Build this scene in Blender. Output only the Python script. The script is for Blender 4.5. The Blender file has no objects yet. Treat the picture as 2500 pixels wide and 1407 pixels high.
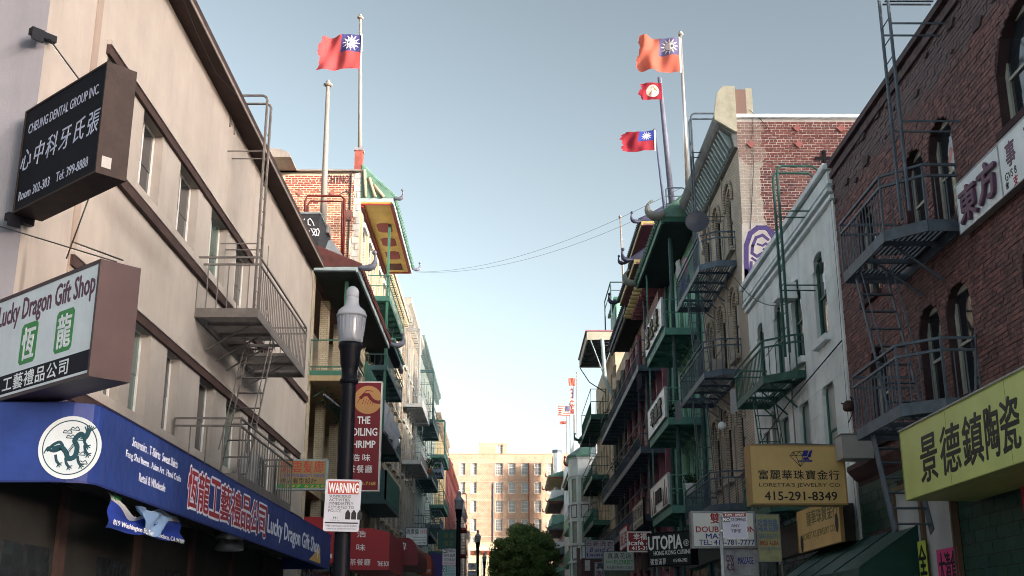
import bpy, bmesh, math, random
from mathutils import Vector, Matrix
random.seed(7)
R_ = math.radians
scene = bpy.context.scene
col = scene.collection

# ------------------------------------------------------------------ camera
LENS_PX, CX, CY = 2842.0, 1250.0, 703.5
PITCH = R_(16.586); YAW = R_(0.251)
cam_data = bpy.data.cameras.new('camera'); cam = bpy.data.objects.new('camera', cam_data); col.objects.link(cam)
cam.location = (0, 0, 1.6)
cam.rotation_euler = (R_(90) + PITCH, 0, -YAW)
cam_data.sensor_width = 36; cam_data.lens = 36 * LENS_PX / 2500
cam_data.clip_start = 0.1; cam_data.clip_end = 3000
scene.camera = cam
FW = Vector((math.sin(YAW)*math.cos(PITCH), math.cos(YAW)*math.cos(PITCH), math.sin(PITCH)))
RT = Vector((math.cos(YAW), -math.sin(YAW), 0)); UP = RT.cross(FW)
EYE = Vector((0, 0, 1.6))

# ------------------------------------------------------------------ sky, sun, exposure
SUN_EL, SUN_AZ = 11.0, -60.0           # the sun stands low, behind the viewer and to the right
sdir = Vector((-math.sin(R_(SUN_AZ))*math.cos(R_(SUN_EL)), -math.cos(R_(SUN_AZ))*math.cos(R_(SUN_EL)), math.sin(R_(SUN_EL))))
world = bpy.data.worlds.new('World'); scene.world = world; world.use_nodes = True
wt = world.node_tree; wt.nodes.clear()
sky = wt.nodes.new('ShaderNodeTexSky'); sky.sky_type = 'NISHITA'; sky.sun_disc = False
sky.sun_elevation = R_(SUN_EL); sky.sun_rotation = math.atan2(sdir.x, sdir.y)
sky.air_density = 1.0; sky.dust_density = 1.5; sky.ozone_density = 1.0
hs = wt.nodes.new('ShaderNodeHueSaturation'); hs.inputs['Saturation'].default_value = 0.33
hs.inputs['Hue'].default_value = 0.478
gm = wt.nodes.new('ShaderNodeGamma'); gm.inputs[1].default_value = 1.8
bg = wt.nodes.new('ShaderNodeBackground'); bg.inputs['Strength'].default_value = 0.05
wo = wt.nodes.new('ShaderNodeOutputWorld')
wt.links.new(sky.outputs[0], hs.inputs['Color']); wt.links.new(hs.outputs[0], gm.inputs[0]); wt.links.new(gm.outputs[0], bg.inputs[0]); wt.links.new(bg.outputs[0], wo.inputs[0])
sun_d = bpy.data.lights.new('sun', 'SUN'); sun_d.energy = 2.9; sun_d.angle = R_(0.5); sun_d.color = (1.0, 0.86, 0.70)
sun = bpy.data.objects.new('sun', sun_d); col.objects.link(sun)
sun.rotation_euler = (-sdir).to_track_quat('-Z', 'Y').to_euler(); sun.location = (-60, -90, 60)
scene.view_settings.view_transform = 'Standard'; scene.view_settings.look = 'None'
scene.view_settings.gamma = 1.0; scene.view_settings.use_curve_mapping = False
scene.view_settings.exposure = 1.48
scene.render.filter_size = 1.0
try: scene.cycles.filter_width = 1.0
except Exception: pass

# ------------------------------------------------------------------ measuring helpers
def ray(px, py): return FW*LENS_PX + RT*(px-CX) - UP*(py-CY)
def onX(px, py, X):                     # point of the plane x = X seen at that pixel
    d = ray(px, py); return EYE + d*(X/d.x)
def onY(px, py, Y):
    d = ray(px, py); return EYE + d*(Y/d.y)
def yat(px, X, z):                      # y of the point at x = X, height z seen in column px
    k = (px-CX)/LENS_PX; a = RT - FW*k
    return -(a.x*X + a.z*(z-1.6))/a.y
L, R = -7.28, 7.54                      # the two street fronts
def ground_z(y):
    P = [(-200,0),(17,0),(57,1.6),(86,2.2),(115,2.55),(230,4.0),(900,9.0)]
    for (a,za),(b,zb) in zip(P, P[1:]):
        if y <= b: return za + (zb-za)*(y-a)/(b-a)
    return P[-1][1]

# ------------------------------------------------------------------ mesh helper
class MB:
    def __init__(s): s.v = []; s.f = []; s.r = []
    def face(s, pts, r=None):
        n = len(s.v); s.v += [tuple(p) for p in pts]; s.f.append(tuple(range(n, n+len(pts)))); s.r.append(r if r is not None else 0.0)
    def box(s, x0,x1,y0,y1,z0,z1, r=0.0):
        n = len(s.v)
        s.v += [(x0,y0,z0),(x1,y0,z0),(x1,y1,z0),(x0,y1,z0),(x0,y0,z1),(x1,y0,z1),(x1,y1,z1),(x0,y1,z1)]
        for q in ((0,3,2,1),(4,5,6,7),(0,1,5,4),(1,2,6,5),(2,3,7,6),(3,0,4,7)): s.f.append(tuple(n+i for i in q)); s.r.append(r)
        return s
    def bar(s, p0, p1, w, h=None, up=(0,0,1)):
        h = h or w; p0 = Vector(p0); p1 = Vector(p1); d = (p1-p0)
        if d.length < 1e-6: return s
        d.normalize(); u = Vector(up)
        if abs(d.dot(u)) > .97: u = Vector((1,0,0))
        a = d.cross(u).normalized()*w/2; b = a.cross(d).normalized()*h/2
        n = len(s.v)
        for p in (p0,p1): s.v += [tuple(p-a-b), tuple(p+a-b), tuple(p+a+b), tuple(p-a+b)]
        for q in ((0,1,2,3),(7,6,5,4),(0,4,5,1),(1,5,6,2),(2,6,7,3),(3,7,4,0)): s.f.append(tuple(n+i for i in q)); s.r.append(0)
        return s
    def path(s, pts, r, n=8, r1=None, cap=True):
        pts = [Vector(p) for p in pts]; m = len(pts); base = len(s.v); pa = None
        for i, p in enumerate(pts):
            d = (pts[min(i+1,m-1)] - pts[max(i-1,0)]).normalized()
            if pa is None:
                pa = d.cross(Vector((0,0,1)) if abs(d.z) < .9 else Vector((1,0,0))).normalized()
            else:
                pa = (pa - d*pa.dot(d)).normalized()
            b = d.cross(pa)
            if isinstance(r, (list,tuple)): rr = r[i]
            else: rr = r if r1 is None else r + (r1-r)*i/(m-1)
            for k in range(n):
                t = 2*math.pi*k/n; s.v.append(tuple(p + pa*math.cos(t)*rr + b*math.sin(t)*rr))
        for i in range(m-1):
            for k in range(n):
                a = base+i*n+k; b2 = base+i*n+(k+1)%n
                s.f.append((a, b2, b2+n, a+n)); s.r.append(0)
        if cap:
            s.f.append(tuple(base+k for k in range(n))[::-1]); s.r.append(0)
            s.f.append(tuple(base+(m-1)*n+k for k in range(n))); s.r.append(0)
        return s
    def tube(s, p0, p1, r, n=8, r1=None): return s.path([p0,p1], r, n, r1)
    def lathe(s, c, prof, n=20):
        base = len(s.v); m = len(prof)
        for (r,z) in prof:
            for k in range(n):
                t = 2*math.pi*k/n; s.v.append((c[0]+math.cos(t)*r, c[1]+math.sin(t)*r, c[2]+z))
        for i in range(m-1):
            for k in range(n):
                a = base+i*n+k; b = base+i*n+(k+1)%n
                s.f.append((a,b,b+n,a+n)); s.r.append(0)
        s.f.append(tuple(base+k for k in range(n))[::-1]); s.r.append(0)
        s.f.append(tuple(base+(m-1)*n+k for k in range(n))); s.r.append(0)
        return s
    def ball(s, c, r, n=12):
        pr = [(max(1e-3, r*math.sin(math.pi*i/8)), -r*math.cos(math.pi*i/8)) for i in range(9)]
        return s.lathe(c, pr, n)
    def prism(s, poly, y0, y1):          # poly in x,z ; extruded along y
        n = len(s.v); m = len(poly)
        s.v += [(x,y0,z) for x,z in poly] + [(x,y1,z) for x,z in poly]
        s.f.append(tuple(n+i for i in range(m))); s.f.append(tuple(n+m+i for i in range(m))[::-1]); s.r += [0,0]
        for i in range(m): s.f.append((n+i, n+m+i, n+m+(i+1)%m, n+(i+1)%m)); s.r.append(0)
        return s
    def prismx(s, poly, x0, x1):         # poly in y,z ; extruded along x
        n = len(s.v); m = len(poly)
        s.v += [(x0,y,z) for y,z in poly] + [(x1,y,z) for y,z in poly]
        s.f.append(tuple(n+i for i in range(m))); s.f.append(tuple(n+m+i for i in range(m))[::-1]); s.r += [0,0]
        for i in range(m): s.f.append((n+i, n+m+i, n+m+(i+1)%m, n+(i+1)%m)); s.r.append(0)
        return s
    def mesh(s, name, mat=None, smooth=False, rnd=False):
        me = bpy.data.meshes.new(name); me.from_pydata(s.v, [], s.f); me.update()
        if mat: me.materials.append(mat)
        if smooth: me.polygons.foreach_set('use_smooth', [True]*len(me.polygons))
        if rnd:
            at = me.attributes.new('rnd', 'FLOAT', 'FACE'); at.data.foreach_set('value', s.r)
        return me
    def obj(s, name, mat, parent=None, smooth=False, kind=None, rnd=False, fix=True):
        me = s.mesh(name, mat, smooth, rnd)
        o = link(name, me, parent)
        if kind: o['kind'] = kind
        if fix: FIX.append(me)
        return o
FIX = []
def link(name, data, parent=None):
    o = bpy.data.objects.new(name, data); col.objects.link(o)
    if parent: o.parent = parent
    return o
def tag(o, label, cat, group=None):
    o['label'] = label; o['category'] = cat
    if group: o['group'] = group
    return o
def thing(name, label, cat, loc, rz=0.0, group=None):
    o = link(name, None); o.location = loc; o.rotation_euler = (0,0,R_(rz)); o.empty_display_size = .2
    return tag(o, label, cat, group)
def copy_tree(o, parent=None):
    c = o.copy(); col.objects.link(c)
    if parent: c.parent = parent
    for ch in [k for k in bpy.data.objects if k.parent == o]: copy_tree(ch, c)
    return c

# ------------------------------------------------------------------ materials
MATS = {}
def nt_new(name):
    m = bpy.data.materials.new(name); m.use_nodes = True; t = m.node_tree
    return m, t, t.nodes['Principled BSDF']
def N(t, typ, **kw):
    n = t.nodes.new(typ)
    for k, v in kw.items():
        if k in n.inputs.keys(): n.inputs[k].default_value = v
        else: setattr(n, k, v)
    return n
def mul_col(c, f): return (min(1,c[0]*f), min(1,c[1]*f), min(1,c[2]*f), 1)
def paint(name, c, rough=.7, var=.18, scale=1.2, bump=.15, bscale=40, streak=.0, metal=0, spec=.35, dirt=None, dirt_amt=.0, bdist=.01):
    if name in MATS: return MATS[name]
    m, t, b = nt_new(name); c = (*c[:3], 1)
    geo = N(t,'ShaderNodeNewGeometry')
    no = N(t,'ShaderNodeTexNoise', Scale=scale, Detail=8.0, Roughness=.65); t.links.new(geo.outputs['Position'], no.inputs['Vector'])
    mr = N(t,'ShaderNodeMapRange'); mr.inputs[1].default_value=.3; mr.inputs[2].default_value=.7
    t.links.new(no.outputs['Fac'], mr.inputs[0])
    mx = N(t,'ShaderNodeMix', data_type='RGBA'); mx.inputs[6].default_value = mul_col(c,1-var); mx.inputs[7].default_value = mul_col(c,1+var)
    t.links.new(mr.outputs[0], mx.inputs[0]); out = mx.outputs[2]
    if streak > 0:
        vm = N(t,'ShaderNodeVectorMath', operation='MULTIPLY'); vm.inputs[1].default_value = (.9,.9,.14)
        t.links.new(geo.outputs['Position'], vm.inputs[0])
        n2 = N(t,'ShaderNodeTexNoise', Scale=1.6, Detail=7.0, Roughness=.7); t.links.new(vm.outputs[0], n2.inputs['Vector'])
        m2 = N(t,'ShaderNodeMapRange'); m2.inputs[1].default_value=.48; m2.inputs[2].default_value=.75; m2.inputs[4].default_value=streak
        t.links.new(n2.outputs['Fac'], m2.inputs[0])
        x2 = N(t,'ShaderNodeMix', data_type='RGBA'); x2.inputs[7].default_value = (*(dirt or (c[0]*.35,c[1]*.33,c[2]*.3)),1)
        t.links.new(m2.outputs[0], x2.inputs[0]); t.links.new(out, x2.inputs[6]); out = x2.outputs[2]
    if dirt_amt > 0:
        n3 = N(t,'ShaderNodeTexNoise', Scale=3.5, Detail=12.0, Roughness=.75); t.links.new(geo.outputs['Position'], n3.inputs['Vector'])
        m3 = N(t,'ShaderNodeMapRange'); m3.inputs[1].default_value=.55; m3.inputs[2].default_value=.72; m3.inputs[4].default_value=dirt_amt
        t.links.new(n3.outputs['Fac'], m3.inputs[0])
        x3 = N(t,'ShaderNodeMix', data_type='RGBA'); x3.inputs[7].default_value = (*(dirt or (.06,.05,.045)),1)
        t.links.new(m3.outputs[0], x3.inputs[0]); t.links.new(out, x3.inputs[6]); out = x3.outputs[2]
    t.links.new(out, b.inputs['Base Color'])
    b.inputs['Roughness'].default_value = rough; b.inputs['Metallic'].default_value = metal
    b.inputs['Specular IOR Level'].default_value = spec
    if bump > 0:
        nb = N(t,'ShaderNodeTexNoise', Scale=bscale, Detail=5.0); t.links.new(geo.outputs['Position'], nb.inputs['Vector'])
        bp = N(t,'ShaderNodeBump', Strength=bump, Distance=bdist); t.links.new(nb.outputs['Fac'], bp.inputs['Height'])
        t.links.new(bp.outputs[0], b.inputs['Normal'])
    MATS[name] = m; return m
def flat(name, c, rough=.5, metal=0): return paint(name, c, rough, .05, 3, 0, metal=metal)
def glass(name, c, rough=.06, spec=.8):
    if name in MATS: return MATS[name]
    m, t, b = nt_new(name)
    geo = N(t,'ShaderNodeNewGeometry')
    no = N(t,'ShaderNodeTexNoise', Scale=.9, Detail=3.0); t.links.new(geo.outputs['Position'], no.inputs['Vector'])
    mx = N(t,'ShaderNodeMix', data_type='RGBA'); mx.inputs[6].default_value = mul_col(c,.5); mx.inputs[7].default_value = mul_col(c,1.5)
    t.links.new(no.outputs['Fac'], mx.inputs[0]); t.links.new(mx.outputs[2], b.inputs['Base Color'])
    b.inputs['Roughness'].default_value = rough; b.inputs['Specular IOR Level'].default_value = spec
    nb = N(t,'ShaderNodeTexNoise', Scale=1.7, Detail=1.0); t.links.new(geo.outputs['Position'], nb.inputs['Vector'])
    bp = N(t,'ShaderNodeBump', Strength=.12, Distance=.1); t.links.new(nb.outputs['Fac'], bp.inputs['Height']); t.links.new(bp.outputs[0], b.inputs['Normal'])
    MATS[name] = m; return m
def brick_piece(name, cols, white=None, whitezone=None, rough=.85, bump=.5, noise=.3):
    """bricks built as geometry: a colour per brick (face attribute + object random), paint patches by place"""
    m, t, b = nt_new(name)
    at = N(t,'ShaderNodeAttribute', attribute_name='rnd'); oi = N(t,'ShaderNodeObjectInfo')
    ad = N(t,'ShaderNodeMath', operation='ADD'); t.links.new(at.outputs['Fac'], ad.inputs[0]); t.links.new(oi.outputs['Random'], ad.inputs[1])
    fr = N(t,'ShaderNodeMath', operation='FRACT'); t.links.new(ad.outputs[0], fr.inputs[0])
    cr = N(t,'ShaderNodeValToRGB'); cr.color_ramp.interpolation = 'LINEAR'
    els = cr.color_ramp.elements
    while len(els) < len(cols): els.new(.5)
    for i, c in enumerate(cols): els[i].position = i/(len(cols)-1); els[i].color = (*c,1)
    t.links.new(fr.outputs[0], cr.inputs[0]); out = cr.outputs[0]
    geo = N(t,'ShaderNodeNewGeometry')
    n1 = N(t,'ShaderNodeTexNoise', Scale=6.0, Detail=8.0, Roughness=.7); t.links.new(geo.outputs['Position'], n1.inputs['Vector'])
    x1 = N(t,'ShaderNodeMix', data_type='RGBA', blend_type='MULTIPLY'); x1.inputs[0].default_value = 1
    mr = N(t,'ShaderNodeMapRange'); mr.inputs[1].default_value=.3; mr.inputs[2].default_value=.7; mr.inputs[3].default_value=1-noise; mr.inputs[4].default_value=1+noise
    t.links.new(n1.outputs['Fac'], mr.inputs[0]); t.links.new(out, x1.inputs[6]); t.links.new(mr.outputs[0], x1.inputs[7]); out = x1.outputs[2]
    nw_ = N(t,'ShaderNodeTexNoise', Scale=1.1, Detail=9.0, Roughness=.72); t.links.new(geo.outputs['Position'], nw_.inputs['Vector'])
    mw_ = N(t,'ShaderNodeMapRange'); mw_.inputs[1].default_value=.46; mw_.inputs[2].default_value=.68; mw_.inputs[4].default_value=.55
    t.links.new(nw_.outputs['Fac'], mw_.inputs[0])
    xw_ = N(t,'ShaderNodeMix', data_type='RGBA'); xw_.inputs[7].default_value = (cols[0][0]*.55,cols[0][1]*.8,cols[0][2]*.85,1)
    t.links.new(mw_.outputs[0], xw_.inputs[0]); t.links.new(out, xw_.inputs[6]); out = xw_.outputs[2]
    if whitezone:
        sep = N(t,'ShaderNodeSeparateXYZ'); t.links.new(geo.outputs['Position'], sep.inputs[0])
        for (axis, lo, hi, wcol, amt) in whitezone:     # band of paint between two coordinates, ragged edge
            n2 = N(t,'ShaderNodeTexNoise', Scale=1.6, Detail=6.0); t.links.new(geo.outputs['Position'], n2.inputs['Vector'])
            sc = N(t,'ShaderNodeMath', operation='MULTIPLY_ADD'); sc.inputs[1].default_value = .9; sc.inputs[2].default_value = -.45
            t.links.new(n2.outputs['Fac'], sc.inputs[0])
            sm = N(t,'ShaderNodeMath', operation='ADD'); t.links.new(sep.outputs[axis], sm.inputs[0]); t.links.new(sc.outputs[0], sm.inputs[1])
            g = N(t,'ShaderNodeMath', operation='GREATER_THAN'); g.inputs[1].default_value = lo; t.links.new(sm.outputs[0], g.inputs[0])
            l = N(t,'ShaderNodeMath', operation='LESS_THAN'); l.inputs[1].default_value = hi; t.links.new(sm.outputs[0], l.inputs[0])
            mm = N(t,'ShaderNodeMath', operation='MULTIPLY'); t.links.new(g.outputs[0], mm.inputs[0]); t.links.new(l.outputs[0], mm.inputs[1])
            ma = N(t,'ShaderNodeMath', operation='MULTIPLY'); ma.inputs[1].default_value = amt; t.links.new(mm.outputs[0], ma.inputs[0])
            x3 = N(t,'ShaderNodeMix', data_type='RGBA'); x3.inputs[7].default_value = (*wcol,1)
            t.links.new(ma.outputs[0], x3.inputs[0]); t.links.new(out, x3.inputs[6]); out = x3.outputs[2]
    t.links.new(out, b.inputs['Base Color']); b.inputs['Roughness'].default_value = rough; b.inputs['Specular IOR Level'].default_value = .25
    nb = N(t,'ShaderNodeTexNoise', Scale=30.0, Detail=6.0); t.links.new(geo.outputs['Position'], nb.inputs['Vector'])
    bp = N(t,'ShaderNodeBump', Strength=bump, Distance=.012); t.links.new(nb.outputs['Fac'], bp.inputs['Height']); t.links.new(bp.outputs[0], b.inputs['Normal'])
    MATS[name] = m; return m
def brick_tex(name, c1, c2, mortar, axis='y', bw=.24, bh=.085, ms=.012, rough=.85, streak=0.0):
    m, t, b = nt_new(name)
    geo = N(t,'ShaderNodeNewGeometry'); sep = N(t,'ShaderNodeSeparateXYZ'); t.links.new(geo.outputs['Position'], sep.inputs[0])
    ad = N(t,'ShaderNodeMath', operation='ADD'); t.links.new(sep.outputs['X'], ad.inputs[0]); t.links.new(sep.outputs['Y'], ad.inputs[1])
    cb = N(t,'ShaderNodeCombineXYZ'); t.links.new(ad.outputs[0], cb.inputs[0]); t.links.new(sep.outputs['Z'], cb.inputs[1])
    br = N(t,'ShaderNodeTexBrick'); br.inputs['Color1'].default_value=(*c1,1); br.inputs['Color2'].default_value=(*c2,1); br.inputs['Mortar'].default_value=(*mortar,1)
    br.inputs['Scale'].default_value=1.0; br.inputs['Brick Width'].default_value=bw; br.inputs['Row Height'].default_value=bh; br.inputs['Mortar Size'].default_value=ms
    t.links.new(cb.outputs[0], br.inputs['Vector'])
    n1 = N(t,'ShaderNodeTexNoise', Scale=.7, Detail=8.0, Roughness=.7); t.links.new(geo.outputs['Position'], n1.inputs['Vector'])
    mr = N(t,'ShaderNodeMapRange'); mr.inputs[1].default_value=.3; mr.inputs[2].default_value=.7; mr.inputs[3].default_value=.72-streak; mr.inputs[4].default_value=1.25
    t.links.new(n1.outputs['Fac'], mr.inputs[0])
    x1 = N(t,'ShaderNodeMix', data_type='RGBA', blend_type='MULTIPLY'); x1.inputs[0].default_value=1
    t.links.new(br.outputs['Color'], x1.inputs[6]); t.links.new(mr.outputs[0], x1.inputs[7]); t.links.new(x1.outputs[2], b.inputs['Base Color'])
    b.inputs['Roughness'].default_value = rough; b.inputs['Specular IOR Level'].default_value = .25
    bp = N(t,'ShaderNodeBump', Strength=.5, Distance=.012, invert=True); t.links.new(br.outputs['Fac'], bp.inputs['Height']); t.links.new(bp.outputs[0], b.inputs['Normal'])
    MATS[name] = m; return m
def cloth(name, c, tr=.35):
    if name in MATS: return MATS[name]
    m, t, b = nt_new(name)
    b.inputs['Base Color'].default_value = (*c,1); b.inputs['Roughness'].default_value = .8; b.inputs['Specular IOR Level'].default_value=.2
    tl = N(t,'ShaderNodeBsdfTranslucent'); tl.inputs[0].default_value = (*c,1)
    ms = N(t,'ShaderNodeMixShader'); ms.inputs[0].default_value = tr
    o = t.nodes['Material Output']; t.links.new(b.outputs[0], ms.inputs[1]); t.links.new(tl.outputs[0], ms.inputs[2]); t.links.new(ms.outputs[0], o.inputs[0])
    MATS[name] = m; return m

# ------------------------------------------------------------------ writing (text turned into mesh at the end, in one go)
TEXTS = []
def text(parent, s, x0, z0, x1, z1, mat, y=-.006, th=.004, bold=.0, shear=0, space=1.0, name='lettering', outline=None):
    TEXTS.append((parent, s, x0, z0, x1, z1, mat, y, th, bold, shear, space, name))
    if outline:
        om, ow = outline
        TEXTS.append((parent, s, x0, z0, x1, z1, om, y+.003, th*.5, bold+.10, shear, space, 'lettering_outline'))
def flush_texts():
    tmp = []
    for T in TEXTS:
        cu = bpy.data.curves.new('lettering', 'FONT'); cu.body = T[1]; cu.shear = T[10]; cu.space_character = T[11]
        cu.resolution_u = 2; cu.extrude = 0.5 * .02; cu.align_x = 'CENTER'
        o = bpy.data.objects.new('lettering', cu); col.objects.link(o); tmp.append(o)
    dg = bpy.context.evaluated_depsgraph_get()
    for o, T in zip(tmp, TEXTS):
        parent, s, x0, z0, x1, z1, mat, y, th = T[:9]
        me = bpy.data.meshes.new_from_object(o.evaluated_get(dg))
        vs = [v.co.copy() for v in me.vertices]
        if not vs: continue
        ax, bx = min(v.x for v in vs), max(v.x for v in vs); ay, by = min(v.y for v in vs), max(v.y for v in vs); az, bz = min(v.z for v in vs), max(v.z for v in vs)
        sx = (x1-x0)/max(bx-ax,1e-4); sz = (z1-z0)/max(by-ay,1e-4); sy = th/max(bz-az,1e-4)
        for v in me.vertices:
            c = v.co; v.co = (x0+(c.x-ax)*sx, y+(bz-c.z)*sy-th, z0+(c.y-ay)*sz)
        # mirrored handedness is corrected by the recalculation of normals not being needed: x,y,z keep orientation
        bo = T[9]
        if bo > .004:
            H_ = min(z1-z0, (x1-x0)/max(1,len(s))*1.6)*.62*bo
            bm = bmesh.new(); bm.from_mesh(me); src = [v.co.copy() for v in me.vertices]; fs = [tuple(p.vertices) for p in me.polygons]
            for q_, (dx, dz) in enumerate(((1,0),(-1,0),(0,.8),(0,-.8)) if bo < .06 else ((1,0),(-1,0),(0,1),(0,-1),(.7,.7),(-.7,.7),(.7,-.7),(-.7,-.7))):
                vs_ = [bm.verts.new((c.x+dx*H_, c.y+.00035*(q_+1), c.z+dz*H_)) for c in src]
                for f in fs:
                    if abs(src[f[0]].y-src[f[1]].y) < 1e-5 and abs(src[f[0]].y-src[f[2]].y) < 1e-5 and src[f[0]].y > y-th*.5-1e-6: continue
                    try: bm.faces.new([vs_[k_] for k_ in f])
                    except ValueError: pass
            bm.to_mesh(me); bm.free()
        me.materials.clear(); me.materials.append(mat); me.name = T[12]
        k = link(T[12], me, parent)
    for o in tmp:
        cu = o.data; bpy.data.objects.remove(o); bpy.data.curves.remove(cu)
# ------------------------------------------------------------------ wall builders (local frame: x along the wall, -y outwards, z up)
def arch_top(op, x):
    x0,x1,z0,z1,rise = op
    if rise <= 0: return z1
    h = (x1-x0)/2; t = (x-(x0+x1)/2)/h
    return z1-rise + rise*math.sqrt(max(0, 1-t*t))
def facade(parent, W, z0, z1, ops, depth, m, name='wall', D=8.0, body=True, x0=0.0, reveal=None, ztop=None):
    """one wall sheet with real openings and reveals, on a solid body behind"""
    mb = MB(); xs = {x0, W}
    for op in ops:
        n = 8 if op[4] > 0 else 1
        for i in range(n+1): xs.add(round(op[0]+(op[1]-op[0])*i/n, 5))
    xs = sorted(x for x in xs if x0-1e-6 <= x <= W+1e-6)
    for a, b in zip(xs, xs[1:]):
        if b-a < 1e-5: continue
        cov = sorted([op for op in ops if op[0] <= a+1e-4 and b <= op[1]+1e-4], key=lambda o: o[2])
        za = zb = z0
        for op in cov:
            mb.face([(a,0,za),(b,0,zb),(b,0,op[2]),(a,0,op[2])]); za, zb = arch_top(op,a), arch_top(op,b)
            mb.face([(a,0,za),(a,depth,za),(b,depth,zb),(b,0,zb)])
        mb.face([(a,0,za),(b,0,zb),(b,0,z1),(a,0,z1)])
    for op in ops:
        a,b,s,_,_ = op
        mb.face([(a,0,s),(a,0,arch_top(op,a)),(a,depth,arch_top(op,a)),(a,depth,s)])
        mb.face([(b,0,s),(b,depth,s),(b,depth,arch_top(op,b)),(b,0,arch_top(op,b))])
        mb.face([(a,0,s),(a,depth,s),(b,depth,s),(b,0,s)])
    mb.face([(x0,0,z0),(x0,0,z1),(x0,depth,z1),(x0,depth,z0)]); mb.face([(W,0,z0),(W,depth,z0),(W,depth,z1),(W,0,z1)])
    mb.face([(x0,0,z1),(W,0,z1),(W,depth,z1),(x0,depth,z1)])
    w = mb.obj(name, m, parent, fix=False)
    if body:
        MB().box(x0,W,depth,D,z0,z1).obj('core', MATS.get('dark_body') or m, parent) if False else MB().box(x0,W,depth,D,z0,z1).obj('rear_wall', m, parent)
    return w
def window(parent, x0,x1,z0,z1, depth, fm, pm, bars=(1,2), fw=.07, lower=None, name='window'):
    """frame (the part) and its panes (sub-parts) set in an opening"""
    y1 = depth-.012; y0 = y1-.07
    mb = MB()
    mb.box(x0+.002,x0+fw,y0,y1,z0+.002,z1); mb.box(x1-fw,x1-.002,y0,y1,z0+.002,z1)
    mb.box(x0+fw,x1-fw,y0,y1,z0+.002,z0+fw); mb.box(x0+fw,x1-fw,y0,y1,z1-fw,z1-.002)
    nx, nz = bars; iw = (x1-x0-2*fw); ih = (z1-z0-2*fw)
    for i in range(1,nx): x = x0+fw+iw*i/nx; mb.box(x-.02,x+.02,y0+.015,y1-.002,z0+fw,z1-fw)
    for j in range(1,nz): z = z0+fw+ih*j/nz; mb.box(x0+fw,x1-fw,y0+.01,y1-.004,z-.025,z+.025)
    w = mb.obj(name, fm, parent, fix=False)
    if (z1-z0) > 1.2 and nz <= 2:
        zm = (z0+z1)/2
        MB().box(x0+fw-.01,x1-fw+.01,y0+.03,y0+.04,zm,z1-fw+.01).obj('pane', pm, w, fix=False)
        MB().box(x0+fw-.01,x1-fw+.01,y0+.04,y0+.05,z0+fw-.01,zm).obj('pane', lower or pm, w, fix=False)
    else:
        MB().box(x0+fw-.01,x1-fw+.01,y0+.035,y0+.045,z0+fw-.01,z1-fw+.01).obj('pane', pm, w, fix=False)
    return w
def bricks(wall, x0,x1,z0,z1, ops, m, bl=.22, bh=.065, j=.014, proud=.010, jit=.006, near=None, count=300, dz=0, name='brick', ragged=.004, skip=None, header=0):
    """lay single bricks on a wall part; the count nearest to the viewer are objects, the rest one joined part"""
    wall_m = wall_matrix(wall); rows = int((z1-z0)/(bh+j)); cand = []; rest = MB()
    for r in range(rows):
        za = z0 + r*(bh+j) + j*.5; zb = za+bh; zm = (za+zb)/2
        ints = [(x0,x1)]
        for op in ops:
            if zb <= op[2] or za >= op[3]: continue
            if op[4] > 0 and zm > op[3]-op[4]:
                h = (op[1]-op[0])/2; c = (op[0]+op[1])/2; q = (zm-(op[3]-op[4]))/op[4]
                if q >= 1: continue
                hw = h*math.sqrt(1-q*q); a,b = c-hw, c+hw
            else: a,b = op[0],op[1]
            new = []
            for (u,v) in ints:
                if b <= u or a >= v: new.append((u,v)); continue
                if a-u > .03: new.append((u,a))
                if v-b > .03: new.append((b,v))
            ints = new
        L_ = bl*.48 if header and r % header == header-1 else bl
        off = (r%2)*(bl+j)/2
        for (u,v) in ints:
            k = math.floor((u-x0-off)/(L_+j)) - 1
            while True:
                a = x0+off+k*(L_+j)+j*.5; b = a+L_; k += 1
                if a >= v: break
                a2, b2 = max(a,u+.003), min(b,v-.003)
                if b2-a2 < .035: continue
                if skip and skip((a2+b2)/2, zm): continue
                full = abs((b2-a2)-L_) < 1e-4 and L_ == bl
                cand.append((full, a2, b2, za + random.uniform(-ragged,ragged), proud+random.uniform(0,jit)))
    if count:
        def dist(c): return ((wall_m @ Vector(((c[1]+c[2])/2, 0, c[3]))) - Vector(near or EYE)).length
        full = sorted([c for c in cand if c[0]], key=dist)[:count]; fs = set(map(id, full))
    else: fs = set(); full = []
    if full:
        u = MB().box(0,bl,0,.05,0,bh); me = u.mesh(name, m)
        for c in full:
            o = link(name, me, wall); o.location = (c[1], -c[4], c[3])
    for c in cand:
        if id(c) in fs: continue
        y = -c[4]; a,b,za = c[1],c[2],c[3]; zb = za+bh; rr = random.random()
        n = len(rest.v)
        rest.v += [(a,y,za),(b,y,za),(b,y,zb),(a,y,zb),(a,.01,za),(b,.01,za),(b,.01,zb),(a,.01,zb)]
        for q in ((0,1,2,3),(0,4,5,1),(1,5,6,2),(2,6,7,3),(3,7,4,0)): rest.f.append(tuple(n+i for i in q)); rest.r.append(rr)
    if rest.v: rest.obj(name+'work', m, wall, kind='stuff', rnd=True, fix=False)
def wall_matrix(o):
    M = Matrix.LocRotScale(o.location, o.rotation_euler.to_quaternion(), None)
    p = o.parent
    while p: M = Matrix.LocRotScale(p.location, p.rotation_euler.to_quaternion(), None) @ M; p = p.parent
    return M
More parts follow.
